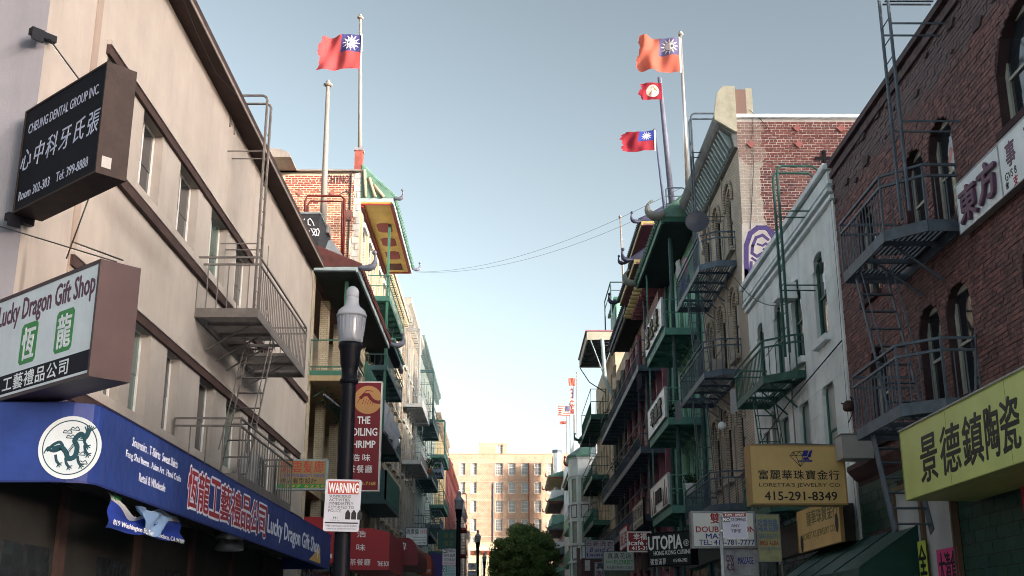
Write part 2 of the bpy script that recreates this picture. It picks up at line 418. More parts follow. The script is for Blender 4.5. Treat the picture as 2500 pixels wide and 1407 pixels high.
def side_wall(parent, x, y0, y1, z0, z1, m, facing=-1, name='side_wall', th=.03):
    """the flank of a building: an object of its own whose local frame again is x along, -y outwards"""
    mb = MB().box(0, y1-y0, 0, th, z0, z1); o = mb.obj(name, m, parent)
    # facing -1: outward is -x of the parent
    if facing < 0: o.location = (x-th, y1, 0); o.rotation_euler = (0,0,R_(-90))
    else: o.location = (x+th, y0, 0); o.rotation_euler = (0,0,R_(90))
    return o

# ------------------------------------------------------------------ fire escapes
def bent(W, d, c, side):                # outline of a platform seen from above, one or both corners cut
    if c <= 0: return [(0,0),(0,-d),(W,-d),(W,0)]
    if side == 'far':  return [(0,0),(0,-d+c),(c,-d),(W,-d),(W,0)]
    if side == 'near': return [(0,0),(0,-d),(W-c,-d),(W,-d+c),(W,0)]
def balcony(parent, x0, W, d, z, rail, m, c=0, side='near', bal=.13, single=False, slat_axis='x', hole=None, grille=True, solid=False, frame_h=.16, rails=(1.0,.82), slat_m=None, bar_r=.012):
    pts = [(x0+a,b) for a,b in bent(W,d,c,side)]
    mb = MB()
    for (a,b),(a2,b2) in zip(pts, pts[1:]): mb.bar((a,b,z-frame_h/2),(a2,b2,z-frame_h/2), .03, frame_h)
    mb.bar((x0,-.02,z-frame_h*.5),(x0+W,-.02,z-frame_h*.5),.03,frame_h)
    n = max(1,int(W/1.3))
    for i in range(1,n+1):
        x = x0+W*i/(n+1); mb.box(x-.025,x+.025,-d+.03,0,z-.12,z-.045); mb.bar((x,-.01,z-.75),(x,-d*.75,z-.1),.035)
    p = mb.obj('platform', m, parent, fix=False)
    sm = slat_m or m
    if solid:
        MB().box(x0+.02,x0+W-.02,-d+.02,0,z-.04,z-.012).obj('deck', sm, p)
    elif grille:
        proto = None; st = MB()
        if slat_axis == 'x':            # slats run outwards from the wall, laid side by side
            k = int(W/.095)
            for i in range(k):
                x = x0+.05+i*(W-.1)/k
                if hole and hole[0] < x-x0 < hole[1]: yy = -d*.35
                else: yy = -d+.04
                if c and side=='near' and x > x0+W-c: yy = max(yy,-d+c*(x-(x0+W-c))/c+.05)
                if c and side=='far' and x < x0+c: yy = max(yy,-d+c*(x0+c-x)/c+.05)
                if single and yy < -d*.5 and not c:
                    if proto is None: proto = MB().box(-.018,.018,-d+.04,-.02,-.035,-.005).mesh('slat', sm)
                    o = link('slat', proto, p); o.location = (x,0,z)
                else: st.box(x-.025,x+.025,yy,-.02,z-.035,z-.005)
        else:
            k = int(d/.09)
            for i in range(k):
                y = -d+.06+i*(d-.1)/k; xa = x0+.05; xb = x0+W-.05
                if c and side=='near' and y < -d+c: xb = x0+W-c+(y+d)
                if c and side=='far' and y < -d+c: xa = x0+c-(y+d)
                segs = [(xa,xb)] if not hole or y > -d*.3 else [(xa,x0+hole[0]),(x0+hole[1],xb)]
                for a,b in segs: st.box(a,b,y-.022,y+.022,z-.035,z-.005)
        if st.v: st.obj('slats', sm, p, kind='stuff', fix=False)
    # railing
    rb = MB()
    for f in rails:
        for (a,b),(a2,b2) in zip(pts, pts[1:]): rb.bar((a,b,z+rail*f),(a2,b2,z+rail*f),.042)
    for (a,b) in pts: rb.bar((a,b,z-.02),(a,b,z+rail*rails[0]+.01),.035)
    r = rb.obj('railing', m, parent, fix=False)
    zt = z+rail*rails[-1]; bs = MB(); proto = None
    for (a,b),(a2,b2) in zip(pts, pts[1:]):
        ln = math.hypot(a2-a,b2-b); k = max(1,int(ln/bal))
        for i in range(1,k):
            t = i/k; x = a+(a2-a)*t; y = b+(b2-b)*t
            if single:
                if proto is None: proto = MB().tube((0,0,z-.02),(0,0,zt),bar_r,5).mesh('baluster', m)
                o = link('baluster', proto, r); o.location = (x,y,0)
            else: bs.tube((x,y,z-.02),(x,y,zt),bar_r,4)
    if bs.v: bs.obj('balusters', m, r, kind='stuff', fix=False)
    return p
def ladder(parent, a, b, wv, n, m, sw=.05, single=False, rail=None, tread=None, rr=.014, name='ladder'):
    """stringers from a (top) to b (bottom), width vector wv, n rungs"""
    a = Vector(a); b = Vector(b); wv = Vector(wv); mb = MB()
    mb.bar(a,b,.022,sw); mb.bar(a+wv,b+wv,.022,sw)
    if rail:
        rv = Vector(rail)
        for o_ in (Vector((0,0,0)), wv):
            mb.tube(a+rv+o_, b+rv+o_+Vector((0,0,.3)), .014, 6)
            for t in (.15,.5,.85): mb.tube(a+(b-a)*t+o_, a+(b-a)*t+rv+o_, .009, 5)
    l = mb.obj(name, m, parent, fix=False); proto = None
    for i in range(n):
        p = a+(b-a)*((i+.5)/n)
        if proto is None:
            proto = (MB().box(0,0.001,0,.001,0,.001) if False else (MB().bar((0,0,0), wv, tread or .02, .02) if tread else MB().tube((0,0,0), wv, rr, 6))).mesh('rung', m)
        o = link('rung', proto, l); o.location = p
    return l
def gooseneck(parent, x, w, yout, z0, z1, back, m, n, r=.022, rungs=True, single=True):
    """roof ladder with rounded hand rails turning back over the parapet"""
    mb = MB()
    for xx in (x, x+w):
        pts = [(xx,yout,z0),(xx,yout,z1-.12),(xx,yout+.04,z1-.04),(xx,yout+.12,z1),(xx,yout+back-.12,z1),(xx,yout+back,z1-.1),(xx,yout+back,z1-.9)]
        mb.path(pts, r, 6)
    for t in (.35,.75):
        z = z0+(z1-z0)*t
        for xx in (x,x+w): mb.bar((xx,yout,z),(xx,0,z),.02,.03)
    l = mb.obj('ladder', m, parent, fix=False)
    k = int((z1-.9-z0)/.36); proto = MB().tube((0,0,0),(w,0,0),.011,5).mesh('rung', m)
    for i in range(k): o = link('rung', proto, l); o.location = (x,yout,z0+.3+i*.36)
    return l

# ------------------------------------------------------------------ tiled eaves
def eave(parent, x0, x1, z, out, rise, sm, fm, tm, pitch=.3, inset=0.0, th=.22, horns=None, hm=None, name='eave', tile_r=.06, single=True, hs=1.0, crescent=False):
    e = MB().box(x0,x1,-out,0,z,z+.06).obj(name, sm, parent)                     # soffit
    MB().prismx([(-out-.05,z-.02),(-out-.05,z+th),(-out+.03,z+th),(-out+.03,z-.02)], x0-.05, x1+.05).obj('fascia', fm, e)
    mb = MB(); mb.prismx([(-out+.03,z+.06),(0,z+.06),(0,z+th),(-out+.03,z+th)], x0-.05, x0+.02); mb.prismx([(-out+.03,z+.06),(0,z+.06),(0,z+th),(-out+.03,z+th)], x1-.02, x1+.05); mb.obj('end_board', fm, e)
    rf = MB().prismx([(-out-.1,z+th),(-out-.1,z+th+.05),(inset,z+th+rise+.05),(inset,z+th)], x0-.08, x1+.08).obj('roof', tm, parent)
    k = max(2,int((x1-x0)/pitch)); proto = MB()
    a = Vector((0,-out-.16,z+th+.05)); b = Vector((0,inset,z+th+rise+.05)); m_ = (a+b)/2-Vector((0,0,.03))
    proto.path([a,m_,b], tile_r, 7); me = proto.mesh('tile_row', tm)
    for i in range(k+1):
        o = link('tile_row', me, rf); o.location = (x0+(x1-x0)*i/k,0,0)
    if horns:
        for xx, sg in horns:
            if crescent:
                h = MB(); A=[math.pi*(-.35+1.25*i/14) for i in range(15)]
                h.path([(xx+sg*.1,-out-.30*hs-.42*hs*math.sin(t_),z+th+.42*hs-.42*hs*math.cos(t_)) for t_ in A],[hs*(.05+.17*math.sin(math.pi*min(1,(i+1)/13)**.8)) for i in range(15)],10); h.obj('horn', hm or fm, rf, smooth=True); continue
            h = MB(); pts=[]; rad=[]
            for i in range(13):
                t = i/12; ang = t*math.pi*1.15
                pts.append((xx+sg*.22*hs*t, -out-.02-.95*hs*math.sin(t*1.9)*.9+.0*ang, z+th+.02-.16*hs*math.sin(t*math.pi)+.62*hs*t**2.4)); rad.append(hs*(.06+.11*math.sin(min(1,t*1.15)*math.pi)))
            h.path(pts, rad, 9); h.ball(pts[-1], .12*hs); h.obj('horn', hm or fm, rf, smooth=True)
    return e

# ------------------------------------------------------------------ signs (origin: lower left corner as read)
def sign(kind_name, label, cat, O, rz, w, h, t, face, frame, texts=(), fw=.035, group=None, both=False, lip=.012):
    g = thing(kind_name, label, cat, O, rz, group)
    MB().box(0,w,0,t,0,h).obj('cabinet', frame, g)
    MB().box(fw,w-fw,-.006,0.004,fw,h-fw).obj('face', face, g)
    fb = MB(); fb.box(0,w,-lip-.006,-.0005,0,fw); fb.box(0,w,-lip-.006,-.0005,h-fw,h); fb.box(0,fw,-lip-.006,-.0005,fw,h-fw); fb.box(w-fw,w,-lip-.006,-.0005,fw,h-fw)
    fb.obj('frame', frame, g, fix=False)
    for T in texts:
        s,(a,b,c,d),m = T[0],T[1],T[2]; kw = T[3] if len(T) > 3 else {}
        text(g, s, a*w, b*h, c*w, d*h, m, y=-.0065, **kw)
    return g
def blade(kind_name, label, cat, q, Y, t, face, frame, texts=(), **kw):
    """a sign facing the viewer, given by its outline in the photograph (x0,y0,x1,y1) and its distance"""
    a = onY(q[0], q[3], Y); b = onY(q[2], q[1], Y)
    return sign(kind_name, label, cat, a, 0, b.x-a.x, b.z-a.z, t, face, frame, texts, **kw)
def ribbon(mb, pts, w, y=-.02):
    pts = [Vector((p[0],0,p[1])) for p in pts]; m = len(pts)
    for i in range(m-1):
        d = (pts[i+1]-pts[i]); ln = d.length
        if ln < 1e-6: continue
        d /= ln; n = Vector((-d.z,0,d.x))*w/2; e = d*w*.3
        a, b = pts[i]-e, pts[i+1]+e; yy = y - .0004*(i%7)
        mb.face([(a.x-n.x,yy,a.z-n.z),(b.x-n.x,yy,b.z-n.z),(b.x+n.x,yy,b.z+n.z),(a.x+n.x,yy,a.z+n.z)])
    return mb
def disc(mb, cx, cz, rx, rz, y, n=32, y2=None):
    n0 = len(mb.v)
    ring = [(cx+rx*math.cos(2*math.pi*i/n), cz+rz*math.sin(2*math.pi*i/n)) for i in range(n)]
    return mb.prism(ring, y, y2 if y2 is not None else y+.003)

# ------------------------------------------------------------------ flags
def flag(label, cat, top, w, h, kind, seed=0, droop=.0, amp=.1, tilt=0.0, ragged=.04, group=None, lean=.0, mats=None):
    """cloth hanging to the left of its pole; top = the upper corner at the pole"""
    g = thing('flag', label, cat, top, 0, group); rnd = random.Random(seed)
    ph = [rnd.uniform(0,6.28) for _ in range(4)]
    def P(s, t, off=0):   # s: 0 pole .. 1 fly ; t: 0 top .. 1 bottom
        x = -s*w*(1-.05*math.sin(3*t+ph[0])) ; z = -t*h
        z += -droop*s*h + .05*h*math.sin(s*5+ph[1])*s + tilt*s*h*(1-t)
        x += .03*w*math.sin(t*7+ph[2])*s
        y = amp*max(0.0,s)**.6*(math.sin(s*9+t*2.2+ph[3])+.5*math.sin(s*17-t*4+ph[0])) + off - lean*s
        if s > .93: x += ragged*w*(math.sin(t*9+ph[1])+.5*math.sin(t*27+ph[2])+.35*math.sin(t*61))*.6*(s-.93)/.07
        return (x,y,z)
    def patch(name, s0,s1,t0,t1,m,off=0,ns=28,nt=16,parent=g):
        mb = MB(); n0 = 0
        for i in range(ns+1):
            for j in range(nt+1): mb.v.append(P(s0+(s1-s0)*i/ns, t0+(t1-t0)*j/nt, off))
        for i in range(ns):
            for j in range(nt):
                a = i*(nt+1)+j; mb.f.append((a,a+1,a+nt+2,a+nt+1)); mb.r.append(0)
        return mb.obj(name, m, parent, smooth=True, fix=False)
    red, blue, white = mats or (MATS['flag_red'], MATS['flag_blue'], MATS['flag_white'])
    def sun_(cs, ct, r, parent, asp):
        for off in (-.012,.012):
            mb = MB(); n = 24; rr = r
            c0 = P(cs,ct,off)
            for k in range(n):
                a0, a1 = 2*math.pi*k/n, 2*math.pi*(k+1)/n
                mb.face([c0, P(cs+rr*.5*math.cos(a0)/asp, ct+rr*.5*math.sin(a0),off), P(cs+rr*.5*math.cos(a1)/asp, ct+rr*.5*math.sin(a1),off)])
            for k in range(12):
                a = 2*math.pi*k/12; da = .2
                mb.face([P(cs+rr*.58*math.cos(a-da)/asp, ct+rr*.58*math.sin(a-da),off), P(cs+rr*1.05*math.cos(a)/asp, ct+rr*1.05*math.sin(a),off), P(cs+rr*.58*math.cos(a+da)/asp, ct+rr*.58*math.sin(a+da),off)])
            mb.obj('sun_emblem', white, parent, fix=False)
    asp = w/h
    if kind == 'sun':
        patch('red_field', 0,1,.5,1,red); patch('red_field', .5,1,0,.5,red)
        c = patch('canton', 0,.5,0,.5,blue); sun_(.25,.25,.23,c,asp)
        MB().box(-.02,.05,-.012,.012,-h-.05,.02).obj('header', white, g)
    elif kind == 'red':
        patch('field', 0,1,0,1,red)
    elif kind == 'disc':
        patch('field', 0,1,0,1,red)
        for off in (-.012,.012):
            mb = MB(); n=24; c0 = P(.42,.5,off)
            for k in range(n):
                a0,a1 = 2*math.pi*k/n, 2*math.pi*(k+1)/n
                mb.face([c0,P(.42+.36*math.cos(a0)/asp,.5+.36*math.sin(a0),off),P(.42+.36*math.cos(a1)/asp,.5+.36*math.sin(a1),off)])
            mb.obj('disc', white, g, fix=False)
        gm = MATS['flag_gold']
        for pts in ([(.42,.25),(.22,.5)],[(.42,.25),(.6,.5)],[(.5,.48),(.3,.62),(.55,.75)],[(.36,.5),(.52,.52),(.56,.7)]):
            mb = MB()
            for (a,b),(c_,d) in zip(pts,pts[1:]):
                wd = .035
                mb.face([P(a-wd,b,-.02),P(c_-wd,d,-.02),P(c_+wd,d+.03,-.02),P(a+wd,b+.03,-.02)])
            mb.obj('brush_stroke', gm, g, fix=False)
    elif kind == 'stripes':
        for i in range(9): patch('stripe', 0,1,i/9,(i+1)/9, red if i%2==0 else white, ns=16, nt=2)
        patch('canton', 0,.4,0,.55,blue,off=-.012)
    return g
def flagpole(label, base, top, r0=.07, r1=.04, m=None, collar=True, ball=.11, group='flagpoles on the rooftops'):
    base = Vector(base); top = Vector(top)
    g = thing('flagpole', label, 'flagpole', base, 0, group); d = top-base
    MB().path([(0,0,0), tuple(d*.5), tuple(d)], [r0,(r0+r1)/2,r1], 10).obj('pole', m, g, smooth=True)
    if ball: MB().ball(tuple(d+Vector((0,0,ball*1.3))), ball, 12).obj('finial', m, g, smooth=True)
    if collar: MB().lathe(tuple(d), [(r1*1.2,-.08),(r1*2.4,-.02),(r1*2.4,.03),(r1*.6,.06)],12).obj('collar', m, g, smooth=True)
    MB().box(-r0*2,r0*2,-r0*2,r0*2,-.25,.1).obj('base_plate', m, g)
    return g
def wire(name, label, cat, pts, r, m, sag=0, group=None):
    a, b = Vector(pts[0]), Vector(pts[-1])
    if len(pts) == 2 and sag: pts = [a+(b-a)*(i/16)-Vector((0,0,sag*4*(i/16)*(1-i/16))) for i in range(17)]
    o = MB().path([Vector(p)-a for p in pts], r, 5).obj(name, m, None, smooth=True); o.location = a
    return tag(o, label, cat, group)

# ------------------------------------------------------------------ colours
black_paint = paint('black_paint', (.004,.005,.009), .5, .2, 3, .1, spec=.12)
white_l = flat('white_letter', (.78,.80,.82)); black_l = flat('black_letter', (.012,.012,.014)); red_l = flat('red_letter', (.42,.015,.03))
blue_l = flat('blue_letter', (.02,.03,.25)); green_l = flat('green_letter', (.03,.25,.06)); gold_l = flat('gold_letter', (.6,.38,.1)); purple_l = flat('purple_letter', (.09,.02,.05))
MATS['flag_red'] = cloth('flag_red_cloth', (.44,.075,.08), .4); MATS['flag_blue'] = cloth('flag_blue_cloth', (.06,.06,.20), .4)
MATS['flag_white'] = cloth('flag_white_cloth', (.85,.83,.8), .4); MATS['flag_gold'] = cloth('flag_gold_cloth', (.45,.28,.1), .3)
dark_glass = glass('dark_glass', (.02,.025,.03)); grey_glass = glass('grey_glass', (.10,.12,.13), .12); green_glass = glass('green_glass', (.05,.10,.09), .1)
curtain = paint('curtain', (.38,.36,.33), .6, .25, 5, .1, 12, spec=.8)
white_frame = paint('white_frame', (.62,.62,.6), .55, .12, 4, .05, streak=.2)
green_frame = paint('green_frame', (.03,.11,.085), .5, .2, 4, .05)
dark_frame = paint('dark_frame', (.04,.035,.035), .5, .2, 4, .05)
iron_grey = paint('iron_grey', (.10,.13,.165), .6, .3, 5, .2, streak=.3, dirt=(.03,.025,.02))
iron_green = paint('iron_green', (.025,.10,.08), .55, .3, 5, .2, streak=.3, dirt=(.02,.015,.01))
iron_teal = paint('iron_teal', (.035,.08,.09), .55, .3, 5, .2, streak=.3)
iron_blue = paint('iron_blue', (.065,.10,.14), .55, .3, 5, .2, streak=.3)
pale_metal = paint('pale_metal', (.25,.225,.21), .5, .12, 5, .1, streak=.4)
galv = paint('galvanised', (.33,.35,.37), .4, .15, 8, .05, metal=.6)
white_board = paint('white_board', (.70,.76,.80), .35, .07, 2, .08, 1.5, streak=.35, dirt=(.42,.44,.42), bdist=.02)
wire_m = flat('wire_black', (.02,.02,.022))
# =================================================================== ground, road, pavements, kerbs
def strip(x0, x1, dz, m, name, ys=None, kind='structure', th=None):
    ys = ys or [-200,-60,17,57,86,115,230,900]; mb = MB()
    for a, b in zip(ys, ys[1:]):
        za, zb = ground_z(a)+dz, ground_z(b)+dz
        mb.face([(x0,a,za),(x1,a,za),(x1,b,zb),(x0,b,zb)])
        if th:
            mb.face([(x0,a,za),(x0,b,zb),(x0,b,zb-th),(x0,a,za-th)]); mb.face([(x1,a,za-th),(x1,b,zb-th),(x1,b,zb),(x1,a,za)])
    if th: a = ys[0]; mb.face([(x0,a,ground_z(a)+dz-th),(x1,a,ground_z(a)+dz-th),(x1,a,ground_z(a)+dz),(x0,a,ground_z(a)+dz)])
    o = mb.obj(name, m); o['kind'] = kind; return o
asphalt = paint('asphalt', (.05,.05,.052), .9, .3, 2, .4, 60); concrete = paint('concrete', (.42,.41,.39), .85, .2, 1.5, .3, 50, streak=.2)
soil = paint('soil', (.11,.10,.09), .95, .3, .3, .2)
strip(-600,600,-.02,soil,'ground')
strip(-2.0,2.1,0,asphalt,'road',ys=[16.0,17,57,86,115,222]); strip(-80,80,-.004,asphalt,'cross_street',ys=[-12,3.5])
strip(-7.2,-2.0,.13,concrete,'pavement',ys=[9,17,57,86,115,222],th=.2); strip(2.1,7.46,.13,concrete,'pavement',ys=[9,17,57,86,115,222],th=.2)
strip(-2.12,-2.0,.14,paint('kerb_stone',(.33,.32,.30),.8),'kerb',ys=[9,17,57,86,115,222],th=.2); strip(2.1,2.22,.14,MATS['kerb_stone'],'kerb',ys=[9,17,57,86,115,222],th=.2)
strip(-1.0,-.88,.004,paint('road_paint',(.55,.55,.5),.7),'lane_marking',ys=[20,57,86,115,222])
# unseen blocks added behind the viewer to keep low sun off the lane
sd2 = Vector((sdir.x, sdir.y, 0)).normalized(); pv2 = Vector((-sd2.y, sd2.x, 0))
if pv2.y < 0: pv2 = -pv2
for k, (pa, pb, dd, h, lb) in enumerate(((-14,33.5,150,52,'grey office block far off to the right, nearest the cross street'),(33.6,78,152,54,'grey office block far off to the right, second from the cross street'),(78.1,126,156,67,'grey office block far off to the right, third from the cross street'),(126.1,168,158,72,'grey office block far off to the right, farthest along the lane'))):
    W = pb-pa; o3 = sd2*dd + pv2*pb
    g = thing('sun_blocker', lb, 'building', (o3.x,o3.y,0), math.degrees(math.atan2(-pv2.y,-pv2.x)))
    ops = [(1.5+i*3.2, 3.3+i*3.2, 4+j*3.6, 6.2+j*3.6, 0) for i in range(int((W-2)/3.2)) for j in range(12)]
    facade(g, W, 0, h, ops, .25, concrete, D=20)
    MB().box(.2,W-.2,.20,.24,1,h-3).obj('pane', dark_glass, g)

# =================================================================== LEFT 1: beige stucco corner building
beige = paint('beige_stucco', (.34,.31,.28), .9, .14, .45, .35, 35, streak=.3, dirt=(.20,.165,.15), bdist=.006, dirt_amt=.12)
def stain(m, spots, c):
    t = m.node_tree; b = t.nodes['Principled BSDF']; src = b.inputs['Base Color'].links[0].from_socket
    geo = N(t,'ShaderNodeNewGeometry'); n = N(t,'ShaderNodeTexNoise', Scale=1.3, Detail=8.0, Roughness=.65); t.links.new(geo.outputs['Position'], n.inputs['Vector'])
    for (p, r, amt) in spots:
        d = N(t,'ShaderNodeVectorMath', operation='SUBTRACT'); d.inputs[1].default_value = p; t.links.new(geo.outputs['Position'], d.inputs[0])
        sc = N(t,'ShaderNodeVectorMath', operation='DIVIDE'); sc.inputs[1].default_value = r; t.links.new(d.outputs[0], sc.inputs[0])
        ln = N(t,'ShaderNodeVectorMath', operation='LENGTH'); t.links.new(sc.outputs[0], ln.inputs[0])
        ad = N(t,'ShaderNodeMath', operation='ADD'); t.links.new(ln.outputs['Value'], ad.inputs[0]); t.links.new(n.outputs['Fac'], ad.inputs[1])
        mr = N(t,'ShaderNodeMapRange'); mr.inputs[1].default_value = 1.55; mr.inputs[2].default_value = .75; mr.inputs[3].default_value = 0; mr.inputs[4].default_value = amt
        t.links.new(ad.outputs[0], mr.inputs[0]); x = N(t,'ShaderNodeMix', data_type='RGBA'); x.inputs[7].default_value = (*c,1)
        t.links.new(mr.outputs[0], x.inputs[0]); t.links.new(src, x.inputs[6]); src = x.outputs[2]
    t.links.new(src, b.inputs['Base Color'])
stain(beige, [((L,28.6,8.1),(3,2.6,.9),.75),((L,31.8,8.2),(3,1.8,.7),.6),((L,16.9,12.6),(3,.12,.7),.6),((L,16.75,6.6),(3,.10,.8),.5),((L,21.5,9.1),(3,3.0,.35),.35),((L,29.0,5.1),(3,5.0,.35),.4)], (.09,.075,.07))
beige_dark = paint('beige_trim_brown', (.045,.026,.023), .8, .3, 1.5, .2)
grey_st = paint('grey_stucco', (.22,.22,.25), .9, .12, .5, .3, 35, streak=.3, dirt=(.12,.12,.14))
y0 = 16.5; W1 = 25.2
b1 = thing('corner_building', 'beige stucco corner building with brown eave at left', 'building', (L,y0,0), 90)
ops1 = []
def lx(px, z, y0=y0): return yat(px, L, z)-y0
for a,b in ((263,300),(353,400),(442,486),(518,555),(578,611)): ops1.append((lx(a,11.7),lx(b,11.7),10.0,11.72,0))
for a,b in ((262,300),(320,361),(400,433),(481,518),(547,583),(601,627),(651,671),(690,705)): ops1.append((lx(a,6.7)+.05,lx(b,6.7),5.72,7.5,0))
facade(b1, W1, -1, 14.66, ops1, .27, beige)
MB().box(-.012,-.002,0,14,-1,14.95).obj('side_wall', grey_st, b1)
for i,op in enumerate(ops1):
    w = window(b1, op[0],op[1],op[2],op[3], .27, white_frame, dark_glass if i%3 else green_glass, (2,1), .035, name='window')
# sill ledges with brown undersides, head hoods
for (xa,xb,zb_) in ((lx(262,11.7)-.1,W1-.25,9.72),(1.9,W1-.3,5.42)):
    MB().box(xa,xb,-.12,-.002,zb_+.10,zb_+.28).obj('sill_ledge', beige, b1); MB().box(xa+.02,xb-.02,-.10,-.002,zb_-.10,zb_+.098).obj('brown_moulding', beige_dark, b1)
for (xa,xb,zb_) in ((lx(262,11.7)-.1,lx(612,11.7)+.1,11.74),(1.9,W1-1.0,7.52)):
    MB().box(xa,xb,-.10,-.002,zb_+.14,zb_+.22).obj('hood', beige, b1); MB().box(xa+.02,xb-.02,-.07,-.002,zb_-.04,zb_+.138).obj('brown_moulding', beige_dark, b1)
MB().box(lx(238,12)-.12,lx(238,12)+.14,-.025,-.002,5.2,12.75).obj('pilaster_strip', paint('beige_strip',(.28,.225,.19),.9,.1), b1)
ev = MB().box(-.4,W1-.45,-.45,-.002,14.66,14.72).obj('eave', beige_dark, b1)
MB().box(-.42,W1-.42,-.475,-.452,14.655,14.74).obj('fascia', paint('eave_edge',(.22,.19,.17),.7,.2,2,.1), ev); MB().box(-.4,W1-.45,-.45,3,14.722,14.95).obj('roof', beige_dark, b1)
MB().path([(W1-8.2,-.04,12.9),(W1-8,-.05,11),(W1-6,-.05,9.9),(W1-3,-.05,10.4),(W1-1.6,-.05,11.6)],.008,4).obj('cable', wire_m, b1)
MB().path([(W1-22,-.47,14.64),(W1-19,-.5,14.2),(W1-17,-.46,14.2),(W1-15,-.44,14.64)],.008,4).obj('cable', wire_m, b1)

iron_taupe = paint('iron_taupe', (.13,.118,.11), .6, .25, 5, .2, streak=.4, dirt=(.05,.03,.02))
# fire escape 1
fe = thing('fire_escape', 'pale grey fire escape with roof ladder on the beige stucco building', 'fire escape', (L, 26.2, 0), 90, 'fire escapes on the house fronts')
balcony(fe, 0, 6.6, 1.45, 8.9, 1.25, iron_taupe, bal=.22, single=True, slat_axis='x', hole=(3.0,4.4), rails=(1.0,.86), frame_h=.22, bar_r=.015)
GX = yat(622,-6.33,8.9)-26.2
gooseneck(fe, GX-.28, .5, -.95, 8.9, 15.25, .95, iron_taupe, 20, r=.035)
balcony(fe, -.9, 6.4, 1.45, 4.95, 1.2, iron_taupe, bal=.3, single=True, rails=(1.0,.86), frame_h=.2, bar_r=.015)
ladder(fe, (3.1,-1.25,8.85), (.75,-1.25,4.95), (0,.62,0), 9, iron_taupe, sw=.07, rail=(-.12,0,.45), tread=.11)
ac = thing('air_conditioner', 'grey air conditioning unit on the lower balcony of the beige building', 'air conditioner', (L+.35, 30.3, 4.97), 90)
MB().box(0,1.0,-.45,0,0,1.15).obj('casing', galv, ac)
for i in range(14): MB().box(.06,.94,-.475,-.452,.08+i*.075,.11+i*.075).obj('louvre', paint('louvre_grey',(.12,.13,.14),.5), ac, fix=False)

# anchors and stay wires of the signs
def bracket(px, py, X, lb):
    p = onX(px,py,X); g = MB().box(-.05,.05,-.3,.12,-.06,.05).box(.05,.07,-.3,-.1,-.16,.05).obj('wall_bracket', black_paint); g.location = p; g.rotation_euler=(0,0,R_(-40))
    tag(g, lb, 'bracket'); return p
p1 = bracket(118,92,L+.06,'black iron wall bracket above the black dental sign'); 
wire('stay_wire','thin stay wire from the wall bracket down to the black dental sign','wire',[p1, (-6.2,15.6,9.3)],.012,wire_m)
p2 = bracket(62,540,L+.06,'black iron wall bracket under the left end of the black dental sign')
pa, pb = onX(162,632,L+.5), onX(222,470,L+.9)
wire('stay_wire','thin wire running from under the dental sign to the gift shop sign','wire',[pa,pb],.012,wire_m)
wire('stay_wire','long thin wire crossing the grey wall to the top of the gift shop sign','wire',[onY(-60,535,15.9), onY(285,640,15.6)],.010,wire_m)
wire('stay_wire','short twisted wire above the brown gift shop sign','wire',[onX(175,590,L+.3), onY(300,636,15.4)],.012,wire_m)

# diagonal corner signs
a = R_(47.5); dvec = Vector((math.sin(a), -math.cos(a), 0)); nvec = Vector((math.cos(a), math.sin(a), 0))
def diag(s, off, z): p = Vector((L,16.5,0)) + dvec*s - nvec*off; p.z = z; return p
rz = math.degrees(math.atan2(dvec.y, dvec.x))
dk = paint('dental_sign_face', (.004,.005,.010), .6, .4, 2, .05, spec=.08); dkf = paint('rusty_dark_frame', (.022,.013,.011), .7, .5, 3, .3, streak=.6, dirt=(.08,.035,.02), dirt_amt=.3)
pw = flat('pale_blue_letter', (.48,.52,.66))
sd = sign('blade_sign','black diagonal dental office sign with thin white lettering, rusty end','sign', diag(.12,.2,7.58), rz, 2.42,1.66,.44, dk, dkf,
   [('CHEUNG DENTAL GROUP INC.',(.07,.74,.93,.835),pw,dict(bold=-.012)),('心中科牙氏張',(.02,.385,.97,.60),pw,dict(shear=.15,bold=.005,space=1.3)),('Room 302-303',(.05,.10,.44,.19),pw,dict(bold=-.01)),('Tel: 399-8888',(.52,.10,.89,.19),pw,dict(bold=-.01))], fw=.03)
MB().box(2.425,2.43,.05,.19,.10,.26).obj('sticker', flat('sticker_white',(.30,.30,.29)), sd)
brown = paint('brown_cabinet', (.048,.027,.029), .5, .2, 2, .1, streak=.4, dirt=(.04,.02,.02), spec=.3)
gs = sign('blade_sign','white gift shop sign in a brown box, green and red lettering','sign', diag(-.05,.19,4.72), rz, 2.98,1.55,.56, white_board, brown,
   [('Lucky Dragon Gift Shop',(.045,.66,.965,.92),purple_l,dict(bold=.06)),('工藝禮品公司',(.18,.075,.80,.215),white_l,dict(bold=.03,space=1.1))], fw=.05)
MB().box(.06,2.92,-.0085,-.0065,.09,.36).obj('black_band', flat('band_black',(.012,.012,.02),.9), gs)
for i,(ch,xa) in enumerate((('恆',.93),('龍',1.93))):
    bxm = MB(); bxm.prism([(xa+.05,.44),(xa+.43,.44),(xa+.48,.49),(xa+.48,.97),(xa+.43,1.02),(xa+.05,1.02),(xa,.97),(xa,.49)],-.0085,-.0065); bxm.obj('green_panel', green_l, gs)
    text(gs, ch, xa+.06,.5,xa+.42,.96, white_l, y=-.009, bold=.03)
MB().box(1.9,2.7,.05,.5,1.552,1.58).obj('tin_cap', galv, gs)

# blue corner awning
aw_blue = paint('awning_blue', (.018,.042,.19), .5, .22, 1.1, .45, 2.2, bdist=.07, spec=.3, streak=.3, dirt=(.01,.015,.1))
AX = -5.66; aw = thing('awning', 'long blue gift shop awning wrapping round the corner', 'awning', (AX, 16.2, 0), 90)
AWL = 38.2-16.2; zt, zb = 4.66, 3.60
